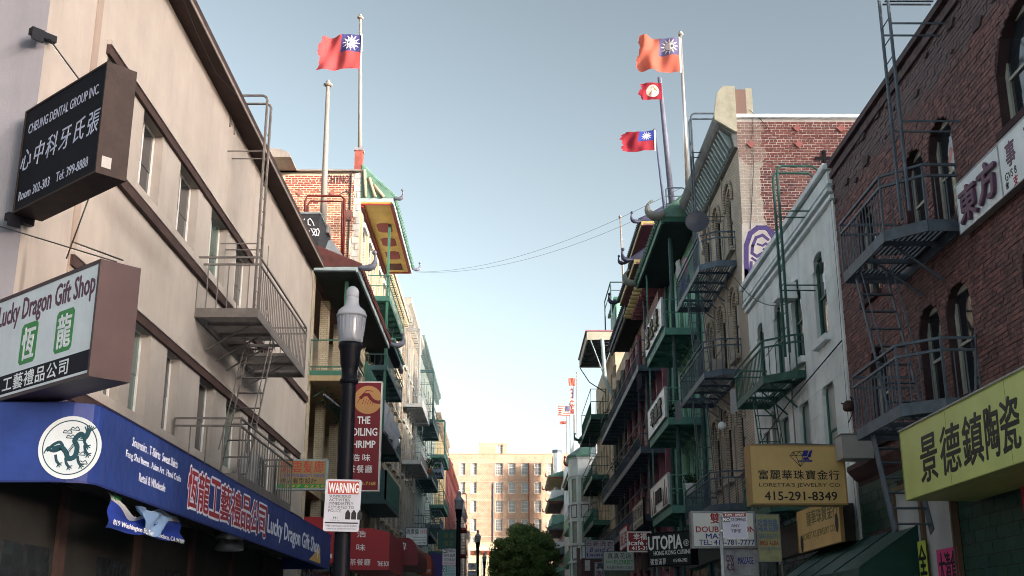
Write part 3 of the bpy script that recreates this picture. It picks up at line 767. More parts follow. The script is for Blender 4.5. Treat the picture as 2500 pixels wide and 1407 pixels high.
# long side (local frame x along the street), rounded corner, short side across the cross street
prof = [(AWL,0),(0.0,0),(-.10,.02),(-.2,.07),(-.28,.16),(-.34,.3),(-.36,.45),(-.36,5.5)]
mb = MB()
for (xa,ya),(xb,yb) in zip(prof, prof[1:]): mb.face([(xa,ya,zb),(xa,ya,zt),(xb,yb,zt),(xb,yb,zb)])
mb.face([(AWL,0,zb),(AWL,1.55,zb),(AWL,1.55,zt+.3),(AWL,0,zt)])
mb.face([(AWL,0,zt),(AWL,1.6,zt+.28),(.3,1.6,zt+.28),(-.0,0,zt)]); mb.face([(-.0,0,zt),(.3,1.6,zt+.28),(.3,6,zt+.28),(-.36,5.5,zt),(-.36,.45,zt),(-.28,.16,zt),(-.1,.02,zt)])
mb.obj('canopy', aw_blue, aw, fix=False)
hm = MB()
for (xa,ya),(xb,yb) in zip(prof, prof[1:]): hm.bar((xa,ya-.004,zb-.012),(xb,yb-.004,zb-.012),.014,.03); hm.bar((xa,ya-.004,zt+.005),(xb,yb-.004,zt+.005),.012,.012)
hm.obj('hem', paint('awning_hem',(.01,.02,.12),.6), aw)
def ax(px, z=4.1): return yat(px, AX, z)-16.2
wl2 = flat('awning_white', (.62,.66,.78)); rl2 = flat('awning_red', (.30,.02,.03))
text(aw,'Souvenirs . T-Shirts  Sweat Shirts',ax(322,4.35),4.33,ax(432,4.35),4.47,wl2,bold=.02)
text(aw,'Feng Shui Items . Asian Art . Hand Crafts',ax(306,4.12),4.10,ax(440,4.12),4.24,wl2,bold=.02)
text(aw,'Retail & Wholesale',ax(338,3.88),3.86,ax(402,3.88),3.99,wl2,bold=.02)
xs8 = [ax(v,4.1) for v in (457,482,511,537,563,588,612,630,650)]
for i,ch in enumerate('恆龍工藝禮品公司'):
    text(aw, ch, xs8[i]+.03,3.78,xs8[i+1]-.05,4.47, rl2, y=-.009, bold=.03, outline=(wl2,.10))
text(aw,'Lucky Dragon Gift Shop',ax(653,4.1),3.80,ax(779,4.1),4.33,wl2,bold=.05)
MB().prism([(ax(755,3.8),3.66),(ax(782,3.8),3.66),(ax(781,4.1),4.15)],-.008,-.004).obj('yellow_sail', gold_l, aw)
# round dragon badge on the corner
c0 = onY(183,1098,16.02)
em = MB(); embl = disc(em,0,0,.43,.43,-.004,40).obj('emblem', flat('emblem_white',(.55,.62,.66)), aw)
embl.location = (-.372, AX-c0.x, c0.z); embl.rotation_euler = (0,0,R_(-90)) 
ink = flat('emblem_ink', (.01,.05,.07))
rg = MB(); n=48
for i in range(n):
    a0,a1 = 2*math.pi*i/n, 2*math.pi*(i+1)/n
    rg.face([(.36*math.cos(a0),-.006,.36*math.sin(a0)),(.375*math.cos(a0),-.006,.375*math.sin(a0)),(.375*math.cos(a1),-.006,.375*math.sin(a1)),(.36*math.cos(a1),-.006,.36*math.sin(a1))])
    if i%1==0: pass
rg.obj('ring', ink, embl, fix=False)
dr = MB()
def curve(pts, w, mb=dr, y=-.008):
    w *= 1.35
    P = [Vector((p[0],p[1])) for p in pts]; out=[]
    for i in range(len(P)-1):
        p0 = P[max(i-1,0)]; p1=P[i]; p2=P[i+1]; p3=P[min(i+2,len(P)-1)]
        for k in range(6):
            t=k/6; out.append(.5*((2*p1)+(-p0+p2)*t+(2*p0-5*p1+4*p2-p3)*t*t+(-p0+3*p1-3*p2+p3)*t**3))
    out.append(P[-1]); ribbon(mb, out, w, y)
curve([(-.22,-.02),(-.12,.0),(-.05,-.06),(.0,-.15),(.08,-.12),(.1,.0),(.06,.1),(.13,.18),(.2,.14),(.24,.24)],.05)
curve([(-.3,-.04),(-.22,.04),(-.14,.07),(-.1,.0),(-.2,-.05),(-.28,-.03)],.03); curve([(-.34,-.08),(-.3,.0),(-.24,0)],.012)
for (cx_,cz_) in ((-.02,-.22),(-.16,-.18),(.14,-.2),(.22,-.05),(.2,.06)):
    curve([(cx_-.02,cz_+.07),(cx_,cz_),(cx_+.04,cz_-.05)],.028); 
    for k in range(4): curve([(cx_+.03,cz_-.04),(cx_+.03+.05*math.cos(-1.9+k*.7),cz_-.04+.05*math.sin(-1.9+k*.7))],.011)
for (cx_,cz_) in ((-.05,.2),(.05,.24),(.15,.1),(.16,-.1),(.2,-.22),(-.0,.13)):
    curve([(cx_-.06,cz_),(cx_-.04,cz_+.035),(cx_,cz_+.02),(cx_+.03,cz_+.04),(cx_+.06,cz_)],.009); curve([(cx_-.06,cz_),(cx_+.06,cz_-.008)],.009)
for k in range(6): curve([(.22,.2),(.18+.03*k,.3-.01*abs(k-2))],.012)
for k in range(14):
    t = k/14; curve([(-.05+.14*t,-.1+.25*t),(-.03+.14*t,-.13+.25*t)],.008)
dr.obj('dragon_drawing', ink, embl, fix=False)

# shop interior under the awning, ventilator drum
shop = thing('shopfront','dark gift shop front under the blue awning','shopfront',(L+.02,16.6,0),90)
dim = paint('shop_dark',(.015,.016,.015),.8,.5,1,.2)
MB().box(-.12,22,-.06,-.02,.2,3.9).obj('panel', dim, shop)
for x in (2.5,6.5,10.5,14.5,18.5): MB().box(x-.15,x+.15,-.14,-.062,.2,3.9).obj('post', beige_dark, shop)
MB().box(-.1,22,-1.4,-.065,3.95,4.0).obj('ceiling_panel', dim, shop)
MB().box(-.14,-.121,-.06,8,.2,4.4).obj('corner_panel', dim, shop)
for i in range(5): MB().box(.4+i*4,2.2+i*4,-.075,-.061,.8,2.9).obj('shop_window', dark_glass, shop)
dm = thing('ventilation_drum','round steel duct drum hanging under the blue awning','duct',onX(560,1322,-6.6),0)
MB().lathe((0,0,0),[(.30,-.22),(.34,-.2),(.34,-.03),(.31,0),(.31,.05),(.34,.08),(.34,.22),(.3,.24)],22).obj('drum', galv, dm, smooth=True); MB().tube((0,0,.2),(0,0,.6),.05).obj('hanger', galv, dm)
# crumpled blue banner
bn = thing('banner','crumpled blue and white plastic banner with an address hanging under the awning','banner',(onX(258,1215,-5.9).x, onX(258,1215,-5.9).y,0),90)
bx = bn.location; by0 = bx.y
cu = cloth('banner_blue',(.03,.07,.42),.2); cw = cloth('banner_white',(.6,.65,.7),.2)
bL = yat(438,-5.9,3.4)-by0
def bp(s,t,off=0):
    sag = .22*math.sin(math.pi*min(1,s*1.6))*(1-t)
    return (s*bL, -.05*math.sin(s*11+t*3)-.03*math.sin(t*9+s*5)+off-.02, 3.62-sag - t*(.52-.1*s) + .02*math.sin(s*14))
for nm,t0,t1,m_ in (('white_strip',0,.22,cw),('blue_sheet',.22,1,cu)):
    q = MB()
    for i in range(31):
        for j in range(9): q.v.append(bp(i/30,t0+(t1-t0)*j/8))
    for i in range(30):
        for j in range(8): a_=i*9+j; q.f.append((a_,a_+1,a_+10,a_+9)); q.r.append(0)
    q.obj(nm,m_,bn,smooth=True,fix=False)
q=MB()
for i in range(13):
    for j in range(7):
        s=.28+.45*i/12; q.v.append((s*bL,-.13-.05*math.sin(i*1.1+j),3.5-.5*math.sin(math.pi*i/12)*j/6*.8+.03))
for i in range(12):
    for j in range(6): a_=i*7+j; q.f.append((a_,a_+1,a_+8,a_+7)); q.r.append(0)
q.obj('folded_flap',cloth('banner_pale',(.25,.4,.65),.2),bn,smooth=True,fix=False)
text(bn,'819 Washington St, San Francisco, CA 94109',.1,3.13,bL-.05,3.23,white_l,y=-.115,bold=.02); text(bn,'Lyceum',.04,3.5,.36,3.6,green_l,y=-.115,bold=.03)

# =================================================================== street lamps
m,t,b = nt_new('lamp_glass'); b.inputs['Base Color'].default_value=(.50,.54,.62,1); b.inputs['Roughness'].default_value=.22; b.inputs['Transmission Weight'].default_value=.55
wv = N(t,'ShaderNodeTexNoise',Scale=9.0); geo=N(t,'ShaderNodeNewGeometry'); t.links.new(geo.outputs['Position'],wv.inputs['Vector']); bpn=N(t,'ShaderNodeBump',Strength=.3,Distance=.02); t.links.new(wv.outputs['Fac'],bpn.inputs['Height']); t.links.new(bpn.outputs[0],b.inputs['Normal']); MATS['lamp_glass']=m
m,t,b = nt_new('lamp_cap'); b.inputs['Base Color'].default_value=(.45,.48,.54,1); b.inputs['Roughness'].default_value=.25; b.inputs['Transmission Weight'].default_value=.25; MATS['lamp_cap']=m
def make_lamp():
    g = thing('street_lamp','x','street lamp',(0,0,0),0,'old style street lamps in a row on the left pavement')
    MB().lathe((0,0,0),[(.30,0),(.30,.12),(.25,.16),(.22,.5),(.18,.6),(.14,.7)],20).obj('base',black_paint,g,smooth=True)
    MB().lathe((0,0,.7),[(.13,0),(.12,1.5),(.105,4.32),(.105,4.34)],20).obj('pole',black_paint,g,smooth=True)
    MB().lathe((0,0,5.03),[(.11,0),(.14,.02),(.14,.06),(.115,.09),(.115,.22),(.13,.26),(.14,.30),(.155,.50),(.18,.56),(.18,.62)],20).obj('capital',black_paint,g,smooth=True)
    gl = MATS['lamp_glass']
    q = MB(); q.lathe((0,0,5.66),[(.165,0),(.182,.05),(.195,.18),(.203,.32),(.212,.40)],28); o = q.obj('globe',gl,g,smooth=True); q2=MB()
    for k in range(24):
        a_=2*math.pi*k/24; q2.path([(.168*math.cos(a_),.168*math.sin(a_),5.67),(.197*math.cos(a_),.197*math.sin(a_),5.86),(.212*math.cos(a_),.212*math.sin(a_),6.05)],.006,4)
    q2.obj('globe_ribs',gl,g,kind='stuff')
    MB().lathe((0,0,5.70),[(.05,0),(.05,.3),(.02,.34)],10).obj('lamp_bulb',flat('bulb',(.3,.3,.32)),g,smooth=True)
    MB().lathe((0,0,6.06),[(.228,0),(.232,.03),(.215,.05),(.205,.09),(.165,.13),(.125,.16),(.105,.20),(.095,.27),(.10,.30)],24).obj('cap',MATS['lamp_cap'],g,smooth=True)
    MB().lathe((0,0,6.37),[(.085,-.02),(.10,.03),(.098,.09),(.075,.14),(.04,.17),(.005,.18)],20).obj('finial',MATS['lamp_cap'],g,smooth=True)
    return g
lamp = make_lamp(); lamps = [lamp]+[copy_tree(lamp) for _ in range(3)]
for o,(x,y,zz,lb) in zip(lamps, ((-2.35,17,.14,'nearest black street lamp with ribbed globe, carrying the warning sign'),(-2.32,57,1.75,'second street lamp, small, in front of the green hanging sign'),(-2.10,86,2.35,'third street lamp, against the brick building at the end'),(-2.15,115,2.7,'farthest small street lamp, left of the big tree'))):
    o.location=(x,y,zz); o['label']=lb
wn_w = flat('warning_white',(.52,.53,.60)); orange = flat('warning_orange',(.42,.07,.05)); txt_b = flat('ink_black',(.02,.02,.02))
def tin_sign(name,label,cat,q,Y,face,texts,bands=(),rim=None,lean=0,th=.006,r=.03):
    a_ = onY(q[0],q[3],Y); b_ = onY(q[2],q[1],Y); w=b_.x-a_.x; h=b_.z-a_.z
    g = thing(name,label,cat,a_,0); g.rotation_euler=(0,R_(lean),0)
    def rr(x0,x1,z0,z1,r): return [(x0+r,z0),(x1-r,z0),(x1-r*.3,z0+r*.3),(x1,z0+r),(x1,z1-r),(x1-r*.3,z1-r*.3),(x1-r,z1),(x0+r,z1),(x0+r*.3,z1-r*.3),(x0,z1-r),(x0,z0+r),(x0+r*.3,z0+r*.3)]
    MB().prism(rr(0,w,0,h,r*w*2),0,th).obj('plate', rim or galv, g); MB().prism(rr(w*.02,w*.98,h*.015,h*.985,r*w*2),-.003,0.001).obj('face', face, g)
    for (xa,za,xb,zb2,m_) in bands: MB().box(xa*w,xb*w,-.005,-.0031,za*h,zb2*h).obj('printed_band', m_, g)
    for T in texts: text(g,T[0],T[1][0]*w,T[1][1]*h,T[1][2]*w,T[1][3]*h,T[2],y=-.0052,th=.002,**(T[3] if len(T)>3 else {}))
    return g
ws = tin_sign('warning_sign','white metal sign with orange WARNING heading on the near lamp post','sign',(788,1170,881,1297),16.80,wn_w,
  [('WARNING',(.09,.74,.92,.93),white_l,dict(bold=.05)),('SUSPICIOUS',(.12,.645,.72,.70),txt_b),('ACTIVITIES',(.12,.575,.70,.63),txt_b),('IMMEDIATELY',(.12,.505,.80,.56),txt_b),('REPORTED TO',(.12,.435,.82,.49),txt_b),('POLICE.',(.12,.365,.50,.42),txt_b),('911',(.26,.235,.38,.28),txt_b,dict(bold=.05)),('EMERGENCY ONLY',(.2,.205,.45,.22),txt_b),('FREE information call 673-SAFE',(.07,.09,.93,.125),txt_b),('OFFICE OF CRIME PREVENTION',(.1,.04,.9,.06),txt_b)],
  [(.07,.715,.93,.965,orange),(.04,.15,.96,.175,txt_b)], rim=wn_w, lean=1.2)
q=MB()
w_=.56
for i in range(3):
    cx_=.34+.085*i; q.prism([(cx_-.035,.17),(cx_+.035,.17),(cx_+.035,.26),(cx_,.31),(cx_-.035,.26)],-.0055,-.0035)
q.obj('printed_figures',txt_b,ws)
tin_sign('parking_sign','small white no parking sign below the far green sign','sign',(1080,1340,1113,1381),50,flat('park_white',(.5,.52,.58)),[('NO',(.05,.78,.35,.96),white_l,dict(bold=.04)),('PARKING',(.40,.78,.97,.96),txt_b,dict(bold=.02)),('2AM-6AM',(.08,.5,.92,.7),txt_b,dict(bold=.02)),('TUE THUR SUN',(.08,.26,.95,.42),txt_b,dict(bold=.02)),('STREET CLEANING',(.08,.08,.95,.18),red_l)],[(.03,.75,.37,.98,txt_b)])
tin_sign('parking_sign','pale green two hour parking sign under the no parking sign','sign',(1080,1383,1113,1425),50,flat('park_green',(.33,.47,.52)),[('2',(.07,.72,.24,.95),white_l,dict(bold=.04)),('HOUR',(.42,.84,.9,.95),flat('park_grn_l',(.1,.3,.3))),('PARKING',(.38,.70,.95,.80),MATS['park_grn_l']),('8AM-9PM',(.08,.45,.92,.62),MATS['park_grn_l']),('MON thru SAT',(.08,.25,.92,.38),MATS['park_grn_l'])],[(.03,.68,.3,.98,flat('park_teal',(.02,.18,.17)))])
tin_sign('parking_sign','tiny white parking sign hanging beside the third lamp','sign',(1143,1375,1164,1392),84,MATS['park_white'],[('P',(.4,.3,.7,.8),txt_b,dict(bold=.05))])
tin_sign('parking_sign','tiny pale no parking sign lowest beside the third lamp','sign',(1142,1393,1164,1418),84,MATS['park_white'],[('NO PARKING',(.05,.75,.95,.92),txt_b,dict(bold=.03)),('2AM-6AM',(.1,.45,.9,.62),txt_b)])
pp = thing('sign_post','thin steel post carrying the two far parking signs','post',(onY(1097,1400,50.06).x,50.06,ground_z(50)),0); MB().tube((0,0,0),(0,0,onY(1097,1338,50).z-ground_z(50)),.03).obj('post',galv,pp)
# no stopping sign and post on the right
ns = tin_sign('no_stopping_sign','small grey tow away no stopping any time sign on a thin post','sign',(1766,1252,1822,1315),14.5,flat('nostop_grey',(.27,.29,.38)),[('TOW - AWAY',(.1,.875,.9,.955),white_l),('NO',(.04,.66,.29,.80),white_l,dict(bold=.04)),('STOPPING',(.36,.66,.97,.79),txt_b,dict(bold=.01)),('ANY',(.34,.44,.70,.55),txt_b,dict(bold=.02)),('TIME',(.32,.23,.74,.36),txt_b,dict(bold=.02))],[(.02,.845,.98,.985,flat('tow_red',(.12,.01,.02))),(.01,.63,.31,.83,txt_b)],lean=0)
px_ = onY(1762,1330,14.53); pz = onY(1762,1262,14.53)
pg = thing('sign_post','thin grey post of the no stopping sign','post',(px_.x,14.53,.13),0); MB().tube((0,0,0),(0,0,pz.z-.13),.022).obj('post',galv,pg,smooth=True); MB().bar((-.01,-.02,pz.z-.3),(.06,-.02,pz.z-.3),.02).obj('clamp',galv,pg)
# =================================================================== LEFT 2: loggia building with the dark tiled eave
cream_brick = brick_tex('cream_brick',(.42,.37,.27),(.36,.31,.22),(.25,.22,.17)); tan_brick = brick_tex('tan_brick',(.30,.26,.21),(.24,.205,.165),(.13,.11,.095))
white_brick = brick_tex('white_brick',(.45,.45,.42),(.39,.39,.36),(.22,.21,.19)); pale_green = paint('pale_green_wall',(.27,.33,.31),.8,.12,.8,.2,streak=.35)
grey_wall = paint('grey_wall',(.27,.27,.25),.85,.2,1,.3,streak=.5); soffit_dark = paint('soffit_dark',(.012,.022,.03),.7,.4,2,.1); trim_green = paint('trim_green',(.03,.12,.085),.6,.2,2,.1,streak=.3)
tile_brown = paint('tile_brown',(.09,.028,.025),.6,.35,3,.2); tile_green = paint('tile_green',(.10,.20,.16),.55,.3,3,.2,dirt_amt=.3); grey_horn = paint('horn_grey',(.14,.15,.20),.6,.2,3,.1)
fascia_pale = paint('fascia_pale',(.30,.38,.40),.6,.2,3,.1,streak=.4)
b2 = thing('loggia_building','cream brick building with open green balconies under a dark tiled eave, left','building',(L,41.85,0),90)
W2 = 12.2
ZB = [7.1, 10.93, 14.6]
lops = []
facade(b2, .62, -1, 14.75, [], .3, cream_brick, D=9, body=False, name='pier'); 
p_ = facade(b2, W2, -1, 14.75, [], .3, cream_brick, D=9, body=False, name='pier', x0=W2-.6)
back = MB().box(.0,W2,2.4,9,-1,14.75).obj('rear_wall', cream_brick, b2)
MB().box(-.02,0,-.0,9,-1,14.75).obj('side_wall', cream_brick, b2)
for z in ZB[:2]:
    MB().box(.0,W2,-.02,2.4,z-.45,z-.15).obj('floor_slab', paint('slab_ochre',(.30,.24,.14),.8,.2,2,.1,streak=.3), b2)
for x in (4.2,8.0): MB().box(x-.2,x+.2,0,.35,-1,14.7).obj('column', cream_brick, b2)
for z0_ in (3.6,7.2,11.0):
    for x in (1.6,5.4,9.2): 
        w = window(b2, x,x+1.0,z0_,z0_+2.2,.0,dark_frame,dark_glass,(1,2)); w.location=(0,2.38,0)
balcony(b2, .15, W2-.5, 1.25, 10.93, 1.15, trim_green, c=.0, bal=.32, rails=(1.0,.12), solid=True, frame_h=.18, bar_r=.012, slat_m=trim_green)
MB().box(.15,W2-.35,-1.2,0,10.55,10.75).obj('balcony_beam', MATS['slab_ochre'], b2)
for x in (2.0,2.25): MB().box(x-.05,x+.05,-1.15,-1.05,5.5,10.55).obj('post', MATS['slab_ochre'], b2)
sc = MB()
for i in range(13):
    for z in (11.9,11.1):
        x=.4+i*.35
        sc.path([(x+.10*math.cos(t*.7)*(1-t*.09),-1.24,z+.08*math.sin(t*.7)*(1-t*.09)) for t in range(9)],.010,4)
sc.obj('scrollwork', trim_green, b2, kind='stuff')
for x in (1.2,): MB().box(x,x+.1,-1.15,-1.02,10.9,14.7).obj('column', trim_green, b2)
mb = MB()
for z in (10.0,): mb.tube((-.0,-.6,z),(3,-.9,z),.04)
mb.obj('pipe', iron_grey, b2)
# inside of the eave
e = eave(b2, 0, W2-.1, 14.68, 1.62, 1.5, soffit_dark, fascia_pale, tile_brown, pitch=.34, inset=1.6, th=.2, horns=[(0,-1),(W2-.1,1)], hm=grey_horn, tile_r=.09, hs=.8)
MB().box(0,.25,-1.1,-.3,15.0,15.3).prismx([(-1.1,15.3),(-.3,15.3),(-.5,15.95),(-.62,15.95)],0,.1).obj('ridge_cap', galv, b2)
# roof box with graffiti
rb = thing('roof_shed','dark roof box with white graffiti scrawl behind the beige eave','shed',(onY(728,545,44).x,44.0,16.2),0)
MB().box(0,.85,0,3,0,1.6).obj('wall', paint('shed_black',(.03,.03,.035),.7,.4,4,.2), rb); MB().box(-.03,.88,-.03,3,1.6,1.68).obj('roof', galv, rb)
q=MB()
rr_=random.Random(3)
for k in range(9):
    cx_=.12+.62*rr_.random(); cz_=.3+1.1*rr_.random(); ribbon(q,[(cx_+.13*math.sin(t*.9+k),cz_+.16*math.cos(t*1.3+k*2)) for t in range(6)],.035,-.012)
q.obj('graffiti', white_l, rb, fix=False)
# red pipe frame
rp = thing('pipe_frame','rust red bent pipe frame rising above the dark tiled eave','pipe',(0,0,0),0); rp.location = onY(745,640,44.5)
o0 = rp.location
def rel(px,py,Y,o): return onY(px,py,Y)-o
rpm = paint('rust_red',(.13,.02,.015),.6,.3,4,.2)
MB().path([rel(745,600,44.5,o0),rel(745,492,44.5,o0),rel(750,479,44.5,o0),rel(833,479,44.5,o0),rel(841,487,44.5,o0),rel(838,640,44.5,o0)],.05,8).obj('pipe',rpm,rp,smooth=True)
MB().path([rel(751,600,45.2,o0),rel(751,502,45.2,o0),rel(757,492,45.2,o0),rel(836,492,45.2,o0),rel(834,640,45.2,o0)],.05,8).obj('pipe',rpm,rp,smooth=True)
flagpole('bare white flagpole with round ball, left of the big left flag', onY(788,560,46), onY(801,208,46), .15,.085, pale_metal, ball=.10)
o_ = [o for o in bpy.data.objects if o.name.startswith('flagpole')][-1]

# =================================================================== LEFT 3: tall house with the yellow pagoda soffit
Y3 = 54.2; W3 = 25.0; ZT = 23.75
cream = paint('cream_render',(.38,.33,.23),.8,.15,1,.2,streak=.35); quoin = brick_tex('quoin_white',(.56,.55,.50),(.50,.49,.44),(.32,.3,.27),bw=.5,bh=.18)
b3 = thing('pagoda_building','tall brick flanked building with yellow pagoda soffit, left side','building',(L,Y3,0),90)
ops3=[]
for zf in (20.0,16.3,12.6,8.9):
    for x in (1.2,3.6,6.0,8.4,10.8,13.6,16.6,19.6,22.4): ops3.append((x,x+1.15,zf-.9,zf+1.2,.3))
f3 = facade(b3, W3, -1, ZT, ops3, .35, white_brick, D=12)
for op in ops3: window(b3, op[0],op[1],op[2],op[3],.35, white_frame if op[0]<12 else dark_frame, dark_glass,(1,2))
for x in (0.0,2.6,5.0,7.4,9.8,12.3,15.2,18.2,21.2,24.5): MB().box(x+.0,x+.45,-.12,-.002,2,21.6).obj('pilaster', cream if x<12 else tan_brick, b3)
for z in (18.0,14.4,10.8): MB().box(0,W3,-.16,-.125,z,z+.35).obj('string_course', cream, b3)
for op in ops3: MB().box(op[0]-.08,op[1]+.08,-.2,-.003,op[2]-.14,op[2]).obj('window_sill', cream, b3)
for op in ops3[:36]: MB().box(op[0]-.12,op[1]+.12,-.14,-.003,op[3]+.05,op[3]+.28).obj('lintel', white_frame, b3)
MB().box(11.8,W3,-.45,-.002,22.6,23.0).obj('cornice', grey_wall, b3)
for i in range(26): MB().box(12+i*.5,12.2+i*.5,-.38,-.003,22.25,22.6).obj('dentil', cream, b3)
sw3 = side_wall(b3, 0, 0, 12, -1, ZT, paint('lime_mortar',(.55,.48,.37),.95,.2,3,.3))
m3 = brick_piece('brick_orange',[(.27,.085,.055),(.34,.14,.09),(.20,.055,.045),(.38,.21,.13),(.28,.10,.065)],whitezone=[('Z',22.9,30,(.25,.05,.045),.9),('X',-7.62,-6,(.50,.49,.45),.95),('Z',10,19.0,(.28,.055,.045),.8)])
# side wall local x runs from the back (0) to the street (12)
bricks(sw3, 8.2,12-.0,15.5,ZT-.05,[],m3, bl=.28,bh=.085,j=.034,proud=.002,jit=.012,count=300,header=6,ragged=.008, near=(-8.2,Y3,19.0))
MB().box(-.05,12,-.25,.05,ZT-.0,ZT+.07).obj('coping', pale_metal, sw3)
for i in range(24):
    z = 15.6+i*.34
    MB().box(12-.34 if i%2 else 12-.18,12.002,-.035,-.003,z,z+.3).obj('quoin', paint('quoin_paint',(.55,.54,.5),.8,.1), sw3)
ch = MB().box(11.62,12.0,-.03,.5,ZT+.08,24.95).obj('chimney', paint('chimney_brick',(.25,.07,.055),.9,.3,4,.3), sw3); MB().box(11.58,12.04,-.07,.54,24.95,25.08).obj('chimney_cap', grey_st, ch)
grf = flat('graffiti_black',(.03,.02,.03))
text(sw3,'OCHYNO',10.0,23.15,11.4,23.6,grf,y=-.03,th=.002,bold=-.01)
q=MB(); ribbon(q,[(11.0,22.6),(11.3,22.75),(11.5,22.5)],.05,-.032); q.obj('graffiti',grf,sw3,fix=False)
for (px,py) in ((732,472),(812,472)):
    p=onY(px,py,Y3); xx=12-(L-p.x); 
    MB().prism([(xx-.17,p.z),(xx,p.z-.17),(xx+.17,p.z),(xx,p.z+.17)],-.05,-.026).obj('wall_anchor',paint('anchor_rust',(.25,.10,.08),.7,.2),sw3)
MB().tube((12-.5,-.05,16),(12-.5,-.05,23.7),.03).obj('cable',wire_m,sw3); MB().box(11.3,11.6,-.12,-.03,21.2,21.7).obj('junction_box',paint('box_brown',(.13,.06,.05),.7),sw3)
# curved roof top behind
dmr = MB(); dmr.prism([(0,0)]+[(.9-.9*math.cos(math.pi*i/12),.45*math.sin(math.pi*i/12)) for i in range(13)],0,3); o=dmr.obj('roof_vent',pale_metal,b3); o.location=(1.0,3.2,ZT); o.rotation_euler=(0,0,R_(90))
yel = paint('soffit_yellow',(.80,.56,.17),.6,.12,1.5,.1,streak=.15); redp = paint('soffit_red',(.34,.035,.035),.5,.12,2,.1)
e3 = eave(b3, 0.0, 11.6, 22.12, 1.58, 1.7, yel, fascia_pale, tile_green, pitch=.42, inset=.0, th=.26, horns=[(0,-1),(11.6,1)], hm=grey_horn, tile_r=.10, hs=.6)
MB().box(.02,.12,-1.55,-.01,22.06,22.118).box(11.48,11.58,-1.55,-.01,22.06,22.118).box(.12,11.48,-1.55,-1.46,22.06,22.118).box(.12,11.48,-.16,-.01,21.98,22.118).obj('soffit_border', redp, e3)
for yy in (-.25,-.72,-1.15):
    MB().tube((-.12,yy,22.42),(-.12,yy*.55,22.38+1.7*(1-abs(yy)/1.9)),.085,8).obj('roof_tube', cream, e3, smooth=True)
for x in (2.9,5.2,7.5):
    mb=MB(); n0=len(mb.v); a_,b_,y_a,y_b = x,x+1.45,-1.22,-.45; c=.2
    mb.face([(a_+c,y_a,22.108),(a_,y_a+c,22.108),(a_,y_b-c,22.108),(a_+c,y_b,22.108),(b_-c,y_b,22.108),(b_,y_b-c,22.108),(b_,y_a+c,22.108),(b_-c,y_a,22.108)]); 
    mb.obj('soffit_panel', redp, e3, fix=False)
MB().box(9.8,10.9,-1.15,-.4,22.08,22.117).obj('soffit_panel', paint('soffit_dark_red',(.10,.015,.012),.6), e3)
flagpole('tall white flagpole of the big left flag, peeling paint', (L-.25,Y3+1.2,24.0), onY(880,44,55.4), .12,.075, pale_metal, ball=.10)
flag('big faded red flag with blue canton and white sun, left rooftop','flag', onY(884,88,55.3)+Vector((0,-.12,0)), 2.2,2.0,'sun',seed=4,amp=.16,tilt=-.02,droop=-.0,group='sun flags on the rooftops')

# fire escapes of the left row
f2 = thing('fire_escape','green fire escape under the yellow pagoda soffit','fire escape',(L,57.2,0),90,'fire escapes on the house fronts')
for z in (18.2,14.6,11.2): balcony(f2,0,8.6,1.25,z,1.1,iron_green if z>18 else iron_teal,bal=.3,rails=(1,.5),frame_h=.25)
ladder(f2,(5.5,-1.0,18.2),(2.5,-1.0,14.6),(0,.5,0),9,iron_teal); ladder(f2,(2.5,-1.0,14.6),(5.5,-1.0,11.2),(0,.5,0),9,iron_teal)
MB().box(.1,.22,-1.2,-1.08,11,22.1).obj('column', trim_green, f2)
ghost=thing('roof_eave','small dark tiled awning roof with grey crescent ornament under the pagoda','eave',(L,57.0,0),90)
eave(ghost, 0,5.5,15.6,1.5,.35,soffit_dark,iron_teal,tile_green,inset=0,th=.2,pitch=.4); MB().path([(4.2+.5*math.cos(t),-1.6,15.55-.0+.42*math.sin(t)) for t in [math.pi*1.05+i*.26 for i in range(9)]],[.03,.06,.09,.11,.12,.12,.11,.09,.07],8).obj('crescent_horn',grey_horn,ghost,smooth=True)
ban2 = thing('banner','crumpled white fabric banner along a left balcony','banner',(L,62,0),90)
q=MB()
ra=onX(950,930,-5.9); 
for i in range(25):
    for j in range(7):
        s=i/24;t=j/6; q.v.append((-10+s*10.5,-1.42-.10*math.sin(i*1.3+j)-.05*math.sin(j*4),12.35-t*1.35+.1*math.sin(i*.9)))
for i in range(24):
    for j in range(6): a_=i*7+j; q.f.append((a_,a_+1,a_+8,a_+7)); q.r.append(0)
q.obj('sheet',cloth('banner_sheet',(.55,.58,.65),.3),ban2,smooth=True,fix=False)
MB().box(-10,.5,-1.36,0,10.9,11.05).obj('ledge', iron_blue, ban2)
GZ1,GZ2,GZ3 = onX(1010,752,-6.3).z, onX(1038,832,-6.0).z, onX(1068,965,-6.0).z
f2b = thing('fire_escape','pale steel fire escape with tall roof ladder in the middle of the left row','fire escape',(L,80.8,0),90,'fire escapes on the house fronts')
for z in (17.2,13.2): balcony(f2b,0,8,1.3,z,1.15,galv,bal=.35,rails=(1,.5),frame_h=.25)
gooseneck(f2b,.4,.6,-1.0,17.2,GZ1,1.1,galv,30,r=.06); ladder(f2b,(6.0,-1.0,17.2),(3,-1.0,13.2),(0,.5,0),9,iron_grey)

